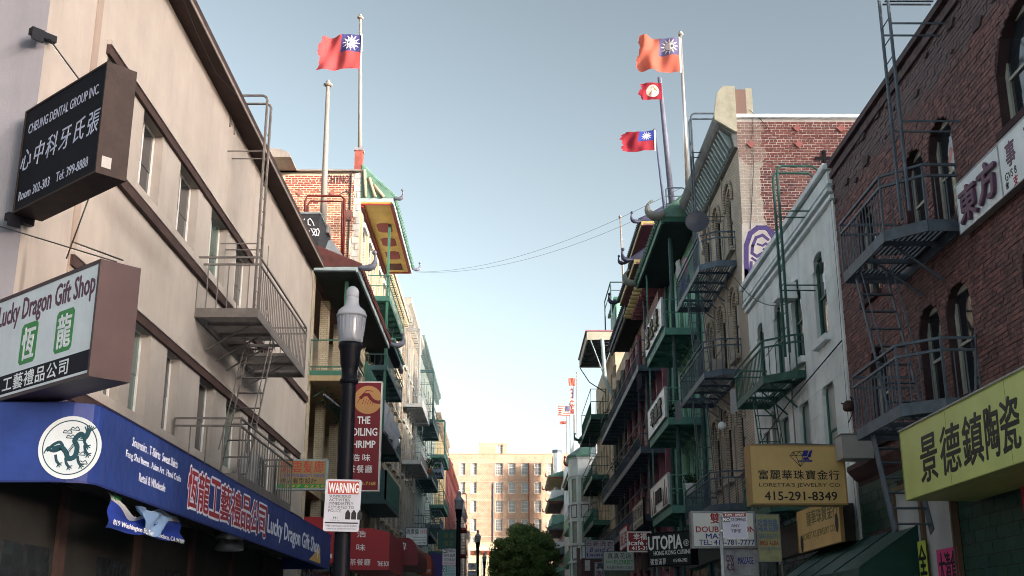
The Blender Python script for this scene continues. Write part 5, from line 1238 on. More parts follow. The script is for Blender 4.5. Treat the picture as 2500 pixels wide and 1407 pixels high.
for (px,py) in ((1946,313),(2053,314),(1833,352),(1950,352),(2060,354)):
    x_,z_=sx_(px,py); MB().prism([(x_-.14,z_),(x_,z_-.14),(x_+.14,z_),(x_,z_+.14)],-.07,-.028).obj('wall_anchor',paint('anchor_pink',(.30,.10,.09),.6,.15),sw)
q=MB(); x_,z_=sx_(2013,390); q.box(x_-.05,x_+.05,-.08,-.03,z_-.32,z_+.32).box(x_-.33,x_+.33,-.085,-.081,z_-.02,z_+.08); q.obj('wall_anchor', black_paint, sw)
for (px1,py1,px2,py2) in ((1838,290,1832,560),(1828,268,1880,320)): 
    a_=sx_(px1,py1); b_=sx_(px2,py2); MB().path([(a_[0],-.05,a_[1]),((a_[0]+b_[0])/2+.05,-.06,(a_[1]+b_[1])/2),(b_[0],-.05,b_[1])],.012,5).obj('cable', wire_m, sw)
f6 = thing('fire_escape','blue black fire escape with railings on the brown brick house, right','fire escape',(R,42.1,0),-90,'fire escapes on the house fronts')
for z in (13.4,9.75,5.5):
    balcony(f6,0,5.7,1.14,z,1.0,iron_blue,c=.5,side='near',bal=.20,rails=(1.0,.80),frame_h=.2,single=(z>9),slat_axis='y',hole=(.6,2.0))
ladder(f6,(1.2,-.95,13.35),(2.6,-.95,9.8),(0,.5,0),9,iron_grey,sw=.07,rail=(.14,0,.4)); ladder(f6,(1.2,-.95,9.7),(2.6,-.95,5.55),(0,.5,0),10,iron_grey,sw=.07,rail=(.14,0,.4))
gooseneck(f6,3.7,.45,-1.0,13.4,19.4,1.0,iron_grey,14,r=.035)
sdh = thing('satellite_dish','round grey satellite dish on the corner of the brown brick house','satellite dish',onX(1702,545,6.3),0)
MB().lathe((0,0,0),[(.01,0),(.2,.03),(.38,.10),(.40,.12),(.38,.12),(.2,.05),(.01,.02)],22).obj('dish',paint('dish_grey',(.025,.03,.045),.5,.1),sdh,smooth=True).rotation_euler=(R_(80),0,R_(-10))
MB().path([(0,.05,0),(.05,.1,-.4),(.15,.1,-.9)],.025,6).obj('mast',galv,sdh)
gl_ = thing('globe_lamp','white globe lamp hanging under the lowest brown brick balcony','lamp',onX(1763,1040,6.9),0); MB().ball((0,0,0),.14,14).obj('globe',white_board,gl_,smooth=True); MB().tube((0,0,.13),(0,0,.5),.02).obj('rod',black_paint,gl_)

# =================================================================== RIGHT 4: green painted house
mint = brick_tex('mint_brick',(.27,.55,.42),(.23,.49,.37),(.15,.34,.26),bw=.24,bh=.085); mintp = paint('mint_paint',(.22,.46,.37),.6,.15,2,.1,streak=.3)
r4 = thing('painted_building','mint green painted brick house with tiled eave and balconies, right','building',(R,52.4,0),-90)
oR4=[]
for zf in (13.9,10.3,6.9):
    for x in (1.0,3.4,5.6,7.6): oR4.append((x,x+.95,zf,zf+2.1,.3))
facade(r4, 9.2, -1, 17.3, oR4, .2, mint, D=14)
for op in oR4: window(r4, op[0],op[1],op[2],op[3],.2, green_frame, dark_glass if op[0]<6 else curtain,(1,2))
for x in (.2,8.8): MB().tube((x,-.12,-1),(x,-.12,17.2),.09,8).obj('downpipe', iron_teal, r4)
eave(r4, 0.0, 9.0, 17.2, 1.4, 1.3, soffit_dark, trim_green, tile_green, pitch=.42, inset=.0, th=.26, horns=[(0,-1),(9.0,1)], hm=paint('horn_pale',(.20,.21,.19),.7,.2,3,.1,streak=.4), tile_r=.10, hs=.82, crescent=True)
f7 = thing('fire_escape','green balconies carrying white association boards, right','balcony',(R,50.1,0),-90,'fire escapes on the house fronts')
gsl = paint('balcony_green',(.10,.27,.23),.6,.2,3,.1,streak=.3)
for z in (13.15,9.6,6.25): balcony(f7,0,5.9,1.34,z,1.15,gsl,bal=.24,rails=(1,.55),frame_h=.28,solid=True,slat_m=gsl)
ladder(f7,(4.6,-.25,13.1),(4.6,-.25,9.6),(.4,0,0),10,iron_green); ladder(f7,(4.6,-.25,9.6),(4.6,-.25,6.3),(.4,0,0),10,iron_green)
MB().tube((5.2,-.9,3),(5.2,-.9,17.1),.09,8).obj('downpipe', iron_teal, f7)
MB().box(.06,.12,-1.3,-1.24,3,17.1).obj('post', gsl, f7)
for z_,chs,lb,fm_ in ((13.28,'秉公堂',"white board with dark relief characters on the top green balcony",'x'),(9.66,'萃勝堂','white board with dark brush characters on the middle green balcony','x'),(6.33,'同鄉會','white board with grey silhouettes on the lowest green balcony','x')):
    s_ = sign('wall_sign',lb,'sign',(R-1.42,50.0,z_),-90,5.55,1.2,.08,paint('board_bright',(.86,.90,.92),.4,.04,2,0),galv,[],fw=.02)
    if z_>10:
        for i,ch in enumerate('堂公秉'): text(s_,ch,.7+i*1.45,.2,1.75+i*1.45,1.0,paint('relief_gold',(.07,.06,.03),.5),y=-.02,th=.08,bold=.05)
    elif z_>8: text(s_,'萃勝堂',1.3,.25,4.7,.95,black_l,y=-.02,th=.05,bold=.06)
    else:
        q=MB()
        for a_,hh in ((.2,.75),(.9,.95),(1.4,.6),(3.9,.7),(4.4,1.0),(4.9,.65)): q.prism([(a_,.06),(a_+.45,.06),(a_+.3,hh),(a_+.2,hh+.08),(a_+.1,hh)],-.010,-.0065)
        q.obj('silhouette',paint('slate_print',(.06,.07,.08),.5),s_); text(s_,'義聯堂',1.9,.35,3.7,.85,black_l,y=-.02,th=.05,bold=.05)
pt = thing('plant_pot','white bucket with a dark leafy plant on the lowest green balcony','plant pot',onX(1687,1212,6.6),0); MB().lathe((0,0,0),[(.14,0),(.20,.42),(.21,.45),(.18,.45)],16).obj('bucket',white_board,pt,smooth=True)
q=MB(); rr_=random.Random(2)
for i in range(160):
    p=Vector((rr_.gauss(0,.13),rr_.gauss(0,.13),.6+rr_.gauss(0,.09))); d=Vector((rr_.uniform(-1,1),rr_.uniform(-1,1),rr_.uniform(-.4,1))).normalized()*.07; e_=d.cross(Vector((.3,.2,1))).normalized()*.03
    q.face([p-d,p+e_,p+d,p-e_])
q.obj('foliage',paint('leaf_dark',(.02,.05,.02),.6,.4,9,0),pt,kind='stuff',fix=False)
for i,(px,py,cl,lb) in enumerate(((1655,655,(.5,.5,.55),'white laundry shirt hanging on the top balcony'),(1672,650,(.5,.3,.42),'pink laundry cloth hanging on the top balcony'),(1668,690,(.10,.12,.4),'blue laundry cloth behind the balcony rails'))):
    p=onX(px,py,6.55); g=thing('laundry',lb,'laundry',p,-80); q=MB()
    for a_ in range(9):
        for b_ in range(7): q.v.append((-.3+.075*a_,.05*math.sin(a_*1.4+b_*.4),.3-.11*b_))
    for a_ in range(8):
        for b_ in range(6): k=a_*7+b_; q.f.append((k,k+1,k+8,k+7)); q.r.append(0)
    q.obj('cloth',cloth('laundry_%s'%('white','pink','blue')[i],cl,.3),g,smooth=True,fix=False)
flagpole('tall silver flagpole of the big right flag',(7.32,44.0,18.6),onY(1661,84,44),.105,.055,paint('silver_pole',(.55,.53,.52),.3,.1,4,0,metal=.7),ball=.07)
flagpole('dark grey flagpole of the small emblem flag',(7.0,46.0,18.0),onY(1610,190,46),.14,.09,paint('slate_pole',(.13,.14,.2),.6,.2,4,0),ball=0,collar=False)
flagpole('short dark flagpole of the lowest right flag',(7.0,48.0,18.3),onY(1599,318,48),.07,.04,paint('slate_pole_2',(.08,.10,.17),.6,.2,4,0),ball=0)
flagpole('thin distant white flagpole in the gap on the right',(7.9,75.0,21.5),onY(1514,530,75),.11,.05,pale_metal,ball=.07)
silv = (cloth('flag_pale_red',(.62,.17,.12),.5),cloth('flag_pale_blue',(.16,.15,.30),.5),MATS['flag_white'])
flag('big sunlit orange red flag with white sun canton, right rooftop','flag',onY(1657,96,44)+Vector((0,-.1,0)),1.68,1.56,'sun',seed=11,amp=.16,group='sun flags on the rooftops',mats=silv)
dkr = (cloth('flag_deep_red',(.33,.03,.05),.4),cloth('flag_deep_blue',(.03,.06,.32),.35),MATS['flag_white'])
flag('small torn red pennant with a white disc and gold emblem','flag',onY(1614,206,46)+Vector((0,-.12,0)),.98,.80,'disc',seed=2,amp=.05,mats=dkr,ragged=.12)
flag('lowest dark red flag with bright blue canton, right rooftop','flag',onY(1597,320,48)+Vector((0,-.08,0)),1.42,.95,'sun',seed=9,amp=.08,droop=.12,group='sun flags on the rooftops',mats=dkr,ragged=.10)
rl = thing('roof_railing','small blue roof railing beside the dark pole','railing',(6.9,45.2,18.6),0); MB().path([(-.3,0,0),(-.3,0,.75),(-.22,0,.82),(.4,0,.82),(.48,0,.75),(.48,0,0)],.03,6).path([(-.3,0,.45),(.48,0,.45)],.02,6).obj('rail',iron_blue,rl)
for (q1,q2,lb) in (((1010,664),(1665,458),'upper thin wire strung across the street from the pagoda corner'),((1010,664),(1620,505),'lower thin wire strung across the street from the pagoda corner')):
    a_=onX(q1[0],q1[1],-5.6); b_=onX(q2[0],q2[1],6.6); wire('overhead_wire',lb,'wire',[a_,b_],.007,paint('wire_grey',(.12,.13,.14),.7,.1),sag=.9)

# =================================================================== RIGHT 5: pagoda front with yellow beams
plum = paint('plum_paint',(.28,.12,.16),.6,.2,2,.1,streak=.3); yb_ = paint('beam_yellow',(.38,.30,.13),.6,.2,3,.1); navy_t = paint('tile_navy',(.04,.045,.09),.5,.3,4,.1)
r5 = plain('plum and cream pagoda front with yellow beam ends, right',52.45,60,19.4,paint('pale_plum',(.36,.30,.28),.8,.2,1,.2,streak=.5),(6.8,10.6,14.4),2.3,1.1,2.2,side='R',fm=dark_frame,arch=.3)
for z in (17.6,):
    eave(r5,0,7.3,18.5,1.45,1.2,plum,yb_,navy_t,pitch=.3,inset=0,th=.22,horns=[(0,-1),(7.3,1)],hm=navy_t,tile_r=.08,hs=.7)
    for i in range(10):
        MB().path([(.5+i*.72,-1.35,17.75),(.5+i*.72,-.0,17.75)],.12,8).obj('beam_end', yb_, r5, smooth=True)
        MB().box(.75+i*.72,.92+i*.72,-1.0,0,17.5,17.75).obj('bracket', plum, r5)
eave(r5,.4,6.9,20.6,1.0,1.0,plum,yb_,navy_t,pitch=.3,inset=.6,th=.2,horns=[(.4,-1),(6.9,1)],hm=navy_t,tile_r=.08,hs=.6)
MB().box(.6,6.7,-.4,3,19.4,20.6).obj('upper_storey', plum, r5)
for x in (.3,2.6,4.9,7.2): MB().box(x-.14,x+.14,-.35,-.002,3.5,17.3).obj('column', plum, r5)
MB().box(.2,7.3,-.42,-.36,15.6,17.2).obj('fretwork', paint('fret_rose',(.24,.13,.12),.7), r5)
# RIGHT 6
r6 = plain('dark stone house with deep black soffit on the right',60.05,79,18.9,paint('stone_brown',(.36,.31,.25),.85,.25,1,.3,streak=.5),(5.6,9.2,12.6,15.6),2.4,1.2,2.2,side='R',arch=.35,cor=None,sill=cr)
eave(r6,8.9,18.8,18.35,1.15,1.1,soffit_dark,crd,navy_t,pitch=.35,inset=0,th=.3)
q6=MB()
for i in range(44): q6.box(9+i*.22,9.1+i*.22,-1.12,-1.02,18.1,18.34)
q6.obj('dentils',cr,r6,kind='stuff')
for x in (1,4,7,10,13,16): MB().tube((x,-.22,3),(x,-.22,17.6),.15,8).obj('column', plum if x>8 else cr, r6)
f8 = thing('fire_escape','long dark balconies along the dark stone house, right','balcony',(R,76.5,0),-90,'fire escapes on the house fronts')
for z in (13.9,10.0,6.9): balcony(f8,0,22.5,1.3,z,1.2,iron_blue,bal=.32,rails=(1,.5),frame_h=.3)
ladder(f8,(12,-.9,13.9),(10,-.9,10),(0,.5,0),10,iron_grey); ladder(f8,(19,-.9,13.9),(17.5,-.9,10),(0,.5,0),10,iron_grey); ladder(f8,(19,-.9,10),(17.5,-.9,7),(0,.5,0),8,iron_grey)
MB().tube((20.5,-.7,3),(20.5,-.7,18),.06).obj('downpipe',iron_grey,f8)
s_=sign('wall_sign','cream board with dark characters on a right hand balcony','sign',(R-1.40,57.6,6.35),-90,4.6,1.2,.08,paint('board_cream',(.42,.40,.35),.5),black_paint,[('張家文教協會',(.05,.35,.95,.85),black_l,dict(bold=.03)),('ASSOCIATION',(.1,.1,.9,.25),black_l)],fw=.06)
s_=sign('wall_sign','red and white slanted small sign farther along the right balconies','sign',(R-1.40,64.5,5.9),-90,4.2,1.1,.08,white_board,red_l,[('飯店',(.1,.2,.9,.8),red_l,dict(bold=.04))],fw=.06)
# RIGHT 7: house with big flat eave and roof shrine
r7 = plain('tan house with wide slatted eave and green roof pavilion, right',79.05,97,21.4,paint('stone_tan',(.46,.38,.28),.85,.2,1,.3,streak=.4),(6,9.8,13.4,17.4),2.6,1.2,2.2,side='R',cor=None)
e7 = MB().box(9.2,18,-1.85,0,21.5,21.6).obj('eave', iron_blue, r7)
MB().box(9.15,18.05,-1.95,-1.86,21.35,21.95).box(17.96,18.05,-1.855,0,21.35,21.95).box(9.15,9.24,-1.855,0,21.35,21.95).obj('fascia', paint('fascia_cream',(.34,.33,.27),.7,.15,2,.1,streak=.3), e7, fix=False); MB().box(9.1,18.1,-2.05,0,21.952,22.05).obj('roof_edge', plum, e7)
for i in range(9): MB().box(9.5+i*.95,9.62+i*.95,-1.8,-.05,21.36,21.498).obj('rafter', iron_grey, e7)
pv = MB().box(13,17.8,.2,3,22.06,24.3).obj('pavilion', mintp, r7); MB().box(12.8,18,.0,3.2,24.3,24.5).obj('pavilion_roof', trim_green, pv); MB().box(13.4,17.2,.16,.19,22.3,24.0).obj('mural', paint('mural_green',(.05,.12,.09),.6,.6,3,0), pv)
MB().path([(12.9,-.2,22),(12.9,-.2,25.6),(17.9,-.2,25.6),(17.9,-.2,22)],.05,6).path([(12.9,-.2,25),(17.9,-.2,25)],.03,6).path([(17.9,-.2,25.6),(17.9,2.6,25.6),(17.9,2.6,24.4)],.05,6).path([(17.9,-.2,25),(17.9,2.6,25)],.03,6).obj('roof_rail', iron_teal, pv)
MB().path([(18.1,-.9,21.4),(18.1,-.75,18.5),(18.1,-.2,17.2),(18.1,-.2,6)],.13,8).path([(18.1,-.75,18.6),(18.1,-1.7,21.3)],.04,6).obj('downpipe', fascia_pale, r7, smooth=True)
MB().path([(9.2,-1.9,21.3),(9.2,-1.2,20.2),(9.2,0,19.4)],.04,6).obj('lamp_arm', iron_blue, e7)
ff = thing('fire_escape','green black balconies hanging out at the right where the sky begins','fire escape',(R,97,0),-90,'fire escapes on the house fronts')
for z in (17.4,12.9,9.6): balcony(ff,0,11,1.25,z,1.9 if z>15 else 1.3,iron_green,bal=.3,rails=(1,.5),frame_h=.35)
ladder(ff,(6,-1,17.4),(3.5,-1,12.9),(0,.5,0),10,iron_grey); ladder(ff,(6,-1,12.9),(3.5,-1,9.6),(0,.5,0),8,iron_grey)
# RIGHT 8: green pagoda roofed house
r8 = plain('narrow house with stepped green tiled roofs far right',97.05,105,16.2,tan_brick,(6,9.8,13),2.4,1.1,2.0,side='R',cor=None,arch=.3)
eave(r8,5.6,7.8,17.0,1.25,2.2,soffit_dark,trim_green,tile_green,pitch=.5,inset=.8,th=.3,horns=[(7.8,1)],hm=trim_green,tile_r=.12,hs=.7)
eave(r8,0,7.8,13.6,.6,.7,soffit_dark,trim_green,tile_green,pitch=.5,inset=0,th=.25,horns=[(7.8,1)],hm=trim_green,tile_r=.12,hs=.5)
q=MB()
for z in (10.2,8.0): q.box(0,7.6,-.6,-.52,z,z+1.4).box(7.52,7.6,-.52,0,z,z+1.4).box(0,7.6,-.6,0,z-.15,z-.01)
q.obj('balcony_parapet', gsl, r8, fix=False)
# RIGHT 9: white house with the polygonal bay
wb = paint('white_timber',(.76,.80,.81),.6,.08,2,.1,streak=.2); frp = paint('panel_purple',(.12,.10,.14),.6)
r9 = plain('white timber house with tall polygonal bay window, far right',106.5,130,17.2,wb,(6.2,9.6,13),2.8,1.1,1.9,side='R',cor=None)
YB=106.5; bay = [(R,YB-1.4),(R-1.15,YB-1.4),(R-1.85,YB-.4),(R-1.85,YB+2.2),(R-1.1,YB+3.4),(R,YB+3.4)]
zb0,zb1 = -1,17.2
bg_ = link('bay', None, r9); 
def bay_face(a_,b_,nm):
    d=Vector((b_[0]-a_[0],b_[1]-a_[1],0)); ln=d.length; ang=math.atan2(d.y,d.x)
    ops=[(ln*.22,ln*.78,z,z+2.1,0) for z in (5.0,8.5,12.1)] if ln<2.0 and nm<4 else [(ln*.15,ln*.85,z,z+2.1,0) for z in (5.0,8.5,12.1)]
    ops=[(o[0],o[1],o[2]+.9,o[3]+.9,0) for o in ops]
    loc=(YB and (a_[0],a_[1],0))
    h=facade(r9, ln, zb0, zb1, ops, .12, wb, body=False, name='bay_wall')
    # r9 local frame: origin (R,130,0) turned -90: world = origin + rot
    M=Matrix.Translation(Vector((R,130,0)))@Matrix.Rotation(R_(-90),4,'Z')
    lw=M.inverted()@Vector((a_[0],a_[1],0)); h.location=lw; h.rotation_euler=(0,0,ang+R_(90))
    for op in ops:
        MB().box(op[0],op[1],.10,.115,op[2],op[3]).obj('pane', curtain, h); q=MB(); q.box(op[0],op[0]+.05,.03,.1,op[2],op[3]).box(op[1]-.05,op[1],.03,.1,op[2],op[3]).box(op[0]+.05,op[1]-.05,.03,.1,(op[2]+op[3])/2-.04,(op[2]+op[3])/2+.04).box(op[0]+.05,op[1]-.05,.03,.1,op[3]-.05,op[3]); q.obj('window_frame', mintp, h, fix=False)
    for z in (4.2,8.0,11.6):
        q=MB(); x0_,x1_=ln*.18,ln*.82; q.box(x0_,x1_,-.03,-.002,z,z+.07).box(x0_,x1_,-.03,-.002,z+1.1,z+1.17).box(x0_,x0_+.07,-.03,-.002,z+.07,z+1.1).box(x1_-.07,x1_,-.03,-.002,z+.07,z+1.1); q.obj('panel_border', frp, h, fix=False)
    for z in (3.9,5.6,7.7,9.2,11.3,12.8,15.3,16.9): MB().box(-.04,ln+.04,-.10,-.0,z,z+.18).obj('moulding', wb, h)
bpy.data.objects.remove(bg_)
for i,(a_,b_) in enumerate(zip(bay,bay[1:])): bay_face(b_,a_,i)
q=MB(); q.v=[]
rf9 = MB(); pts=[(x-R,y-YB) for x,y in bay]
for (a_,b_) in zip(pts,pts[1:]):
    rf9.face([(a_[0]*1.12-.0,a_[1]*1.12,17.2),(b_[0]*1.12,b_[1]*1.12,17.2),(.6,1,19.2)]); rf9.face([(a_[0]*1.12,a_[1]*1.12,17.0),(b_[0]*1.12,b_[1]*1.12,17.0),(b_[0]*1.12,b_[1]*1.12,17.2),(a_[0]*1.12,a_[1]*1.12,17.2)])
o=rf9.obj('bay_roof', tile_green, r9); o.location=(130-YB,0,0); o.rotation_euler=(0,0,R_(90))
eave(r9,0,19,16.9,1.2,1.4,soffit_dark,rpm,tile_green,pitch=.6,inset=0,th=.25,horns=[(19,1)],hm=rpm,tile_r=.12)
MB().box(5,19,1,8,17.2,21.5).obj('roof_house', white_st, r9)
gb2 = thing('balcony','long pale green slanting balcony parapets beyond the white bay','balcony',(R,128,0),-90)
for z in (11.8,8.4,5.4): MB().box(0,15,-1.4,-1.3,z,z+1.3).box(0,15,-1.3,0,z-.1,z).box(14.9,15,-1.3,0,z,z+1.3).obj('parapet', mintp, gb2, fix=False)
# RIGHT 10: stack of small pagoda balconies
r10 = plain('narrow far house with stacked red edged pagoda balconies',130.5,172,22.5,wb,(6.5,10.5,14.3,18.2),3.6,1.4,2.2,side='R',cor=None)
for k,(z,c_) in enumerate(((21.5,rpm),(18.3,rpm),(14.8,iron_grey),(11.6,iron_grey),(8.6,iron_grey))):
    eave(r10,2,16,z,1.9,.7,soffit_dark if k else yb_,c_,tile_green,pitch=1.0,inset=0,th=.3,horns=[(2,-1),(16,1)],hm=c_,tile_r=.14,hs=.55)
    MB().box(2,16,-1.6,-1.5,z-2.6,z-1.5).box(15.9,16,-1.5,0,z-2.6,z-1.5).box(2,16,-1.5,0,z-2.7,z-2.6).obj('balcony', mintp if k%2 else white_st, r10, fix=False)
flagsm = []
fr = thing('water_tank','white vent pipe on the far roofs in front of the end building','pipe',(onY(1361,1160,165).x,165,20),0); MB().tube((0,0,0),(0,0,onY(1361,1106,165).z-20),.55).obj('pipe',white_board,fr); MB().tube((0,0,onY(1361,1106,165).z-20),(0,0,onY(1361,1103,165).z-20+.2),.7).obj('cap',iron_grey,fr)
r11 = plain('last house on the right, pale brick, before the end building',172.2,192,27.2,paint('pale_far',(.42,.30,.24),.8,.1,2,.1),(12,16,20,23.5),4,1.6,2.4,side='R',cor=None)
# far flags
for k,(px,pt_,pb_,Yq,kind_,fx,fy,fw_,fh_,lb) in enumerate((
   (1407.5,912,1120,140,'red',1405,924,.85,.98,'distant red flag highest of the far cluster'),
   (1400,940,1110,142,'stripes',1401,950,.45,2.2,'distant striped flag hanging limp along its pole'),
   (1402,990,1110,144,'sun',1402,992,.5,1.0,'distant small flag with blue upper half'),
   (1391,988,1130,146,'stripes',1391,992,1.5,1.25,'distant striped flag streaming left'),
   (1383,1020,1130,148,'red',1383,1029,.85,.4,'distant narrow orange streamer flag'))):
    tp=onY(px,pt_,Yq); bt=onY(px+1.5,pb_,Yq)
    flagpole(('tallest','second','third','fourth','lowest')[k]+' thin distant white flagpole of the far flag cluster',(bt.x,Yq,min(bt.z,20.5)),tp,.06,.04,pale_metal,ball=.08,group='far flagpoles')
    c_ = onY(fx,fy,Yq); flag(lb,'flag',c_+Vector((-.03,-.08,0)),fw_,fh_,kind_,seed=k,amp=.06,mats=(cloth('far_red',(.7,.2,.15),.5),cloth('far_blue',(.2,.2,.35),.4),MATS['flag_white']),group='far flags')

# =================================================================== end building, facing the lane
YE=225.0
eb_m = brick_tex('end_brick',(.30,.195,.14),(.26,.165,.115),(.35,.27,.21),bw=.45,bh=.22,ms=.04)
pL=onY(1040,1112,YE); pR=onY(1420,1108,YE); zE=onY(1250,1110,YE).z
eb = thing('brick_building','large sunlit orange brick building with rows of windows closing the street','building',(pL.x,YE,0),0)
WE=pR.x-pL.x
colsE=[(1062,1076),(1092.5,1106),(1120,1135),(1149,1163.5),(1209.6,1227.3),(1241,1258.6),(1273,1290),(1304.8,1321.8),(1336.4,1352),(1370,1386)]
rowsE=[(1131,1160),(1177,1204.5),(1222.6,1251),(1267,1297),(1312,1340)]
opE=[]
for ci,(a_,b_) in enumerate(colsE):
    for (t_,bt_) in rowsE: opE.append((onY(a_,1200,YE).x-pL.x, onY(b_,1200,YE).x-pL.x, onY(1250,bt_,YE).z, onY(1250,t_,YE).z, 0))
facade(eb, WE, -1, zE, opE, .35, eb_m, D=14)
lg = glass('end_glass',(.16,.18,.19),.15,.6)
for i,op in enumerate(opE):
    ci=i//5; window(eb,op[0],op[1],op[2],op[3],.35,white_frame,lg,(4,4) if ci<5 else (2,3),fw=.10); MB().box(op[0]-.1,op[1]+.1,-.12,-.003,op[2]-.18,op[2]-.005).obj('window_sill', paint('sill_cream',(.40,.34,.28),.7), eb)
ta,tb=onY(1169,1100,YE).x-pL.x, onY(1237,1100,YE).x-pL.x; zT=onY(1200,1081,YE).z
tw=link('tower', None, eb) if False else None
ops_t=[(onY(1211,1100,YE).x-pL.x-ta,onY(1227,1100,YE).x-pL.x-ta,onY(0+1200,1110,YE).z,onY(1200,1086,YE).z,0)]
tf=facade(eb, tb-ta, zE, zT, [(ops_t[0][0],ops_t[0][1],max(zE+.05,ops_t[0][2]),ops_t[0][3],0)], .3, eb_m, D=6, name='tower_wall', body=False); tf.location=(ta,-.02,0)
MB().box(ta,tb,.31,6,zE,zT).obj('tower', eb_m, eb); w_=window(eb,ops_t[0][0],ops_t[0][1],max(zE+.05,ops_t[0][2]),ops_t[0][3],.3,white_frame,lg,(4,4)); w_.location=(ta,-.02,0)
for z in [onY(1250,v,YE).z for v in (1131,1176,1222,1266,1311)]: MB().box(0,WE,-.05,-.002,z+.0,z+.10).obj('string_course', MATS['sill_cream'], eb)
MB().box(0,WE,-.10,.4,zE-.02,zE+.18).obj('coping', paint('coping_brown',(.30,.18,.12),.8), eb)
for px,m_ in ((1291.5,rpm),(1204.5,iron_grey)): x_=onY(px,1250,YE).x-pL.x; MB().tube((x_,-.15,4),(x_,-.15,onY(px,1131 if px>1250 else 1180,YE).z),.09).obj('downpipe', m_, eb)
x0_,x1_=onY(1095,1300,YE-3).x-pL.x, onY(1240,1300,YE-3).x-pL.x
pc=MB().box(x0_,x1_,-3,-.2,3,onY(1200,1325,YE-3).z).obj('porch', paint('porch_cream',(.40,.34,.21),.7,.1), eb)
zc=onY(1200,1345,YE-3).z; MB().box(x0_-.2,x1_+.2,-3.6,-3.0,zc,zc+.5).obj('porch_cornice', MATS['sill_cream'], pc)
for i in range(11): MB().box(x0_+.3+i*1.0,x0_+.7+i*1.0,-3.5,-3.02,zc-.75,zc-.02).obj('red_bracket', rpm, pc)
for px in (1180,1222): x_=onY(px,1380,YE-3).x-pL.x; MB().box(x_-.4,x_+.4,-3.06,-3.01,4,onY(1200,1368,YE-3).z).obj('doorway', lg, pc)
# haze of distance is negligible; dark neighbour at its right end
dn = thing('row_house','slim brown brick flank beside the sunlit end building','building',(onY(1351,1200,219).x,219,0),0); MB().box(0,1.2,0,4,-1,onY(1352,1110,219).z).obj('wall', tan_brick, dn)

# =================================================================== big round tree
def tree(lb, base, cz, rx_, rz_, n, leaf, seed=1):
    g=thing('round_tree',lb,'tree',base,0); rr=random.Random(seed)
    MB().path([(0,0,-.5),(.1,0,1.5),(-.05,.1,cz*.55),(0,0,cz)],[.28,.22,.18,.1],10).obj('trunk', paint('bark',(.06,.045,.035),.9,.3,6,.5), g, smooth=True)
    lm=MB()
    for i in range(12):
        a_=i*2.4; lm.path([(0,0,cz*.5+i*.12),(math.cos(a_)*rx_*.4,math.sin(a_)*rx_*.4,cz*.8+i*.12),(math.cos(a_)*rx_*.8,math.sin(a_)*rx_*.8,cz+rz_*.3*math.sin(i))],[.1,.06,.02],5)
    lm.obj('limbs', MATS['bark'], g)
    lumps=[]
    for _ in range(190):
        d=Vector((rr.gauss(0,1),rr.gauss(0,1),rr.gauss(.15,1))).normalized(); lumps.append((d, rr.uniform(.80,.93), rr.uniform(.10,.20)))
    q=MB(); per=n//len(lumps)
    for (d,k,lr) in lumps:
        c_=Vector((d.x*rx_*k,d.y*rx_*k,cz+d.z*rz_*k)); R0=lr*rx_*1.35
        for i in range(per):
            e=Vector((rr.gauss(0,1),rr.gauss(0,1),rr.gauss(0,1))).normalized(); rad=R0*(1-.55*rr.random()**1.6)*(1+.12*rr.gauss(0,.5))
            p=c_+Vector((e.x*rad,e.y*rad,e.z*rad*.75))
            a_=Vector((rr.gauss(0,1),rr.gauss(0,1),rr.gauss(0,1))).normalized()
            nn=(e*1.2+a_*.8).normalized(); u=nn.cross(a_).normalized()*leaf*rr.uniform(.6,1.3); v=nn.cross(u).normalized()*leaf*.55
            q.face([p-u,p-v,p+u,p+v], rr.random())
    for i in range(n//6):
        e=Vector((rr.gauss(0,1),rr.gauss(0,1),rr.gauss(0,1))).normalized(); rad=.75*rr.random()**.4
        p=Vector((e.x*rx_*rad,e.y*rx_*rad,cz+e.z*rz_*rad)); a_=Vector((rr.gauss(0,1),rr.gauss(0,1),rr.gauss(0,1))).normalized(); u=a_*leaf*1.6; v=a_.cross(e).normalized()*leaf
        q.face([p-u,p-v,p+u,p+v], rr.random())
    o=q.obj('crown', MATS['leaf'], g, kind='stuff', rnd=True, fix=False); return g
m,t,b = nt_new('leaf'); at=N(t,'ShaderNodeAttribute',attribute_name='rnd'); cr_=N(t,'ShaderNodeValToRGB'); cr_.color_ramp.elements[0].color=(.045,.095,.028,1); cr_.color_ramp.elements[1].color=(.16,.23,.075,1)
t.links.new(at.outputs['Fac'],cr_.inputs[0]); t.links.new(cr_.outputs[0],b.inputs['Base Color']); b.inputs['Roughness'].default_value=.6; b.inputs['Specular IOR Level'].default_value=.2; MATS['leaf']=m
tb_=onY(1278,1407,128); zt_=onY(1285,1281,128).z; hw_=(onY(1352,1350,128).x-onY(1200,1350,128).x)/2
tree('big round dark green tree at the end of the street',(tb_.x+.05,128,ground_z(128)),zt_-ground_z(128)-4.6,hw_*1.12,4.6,76000,.11)

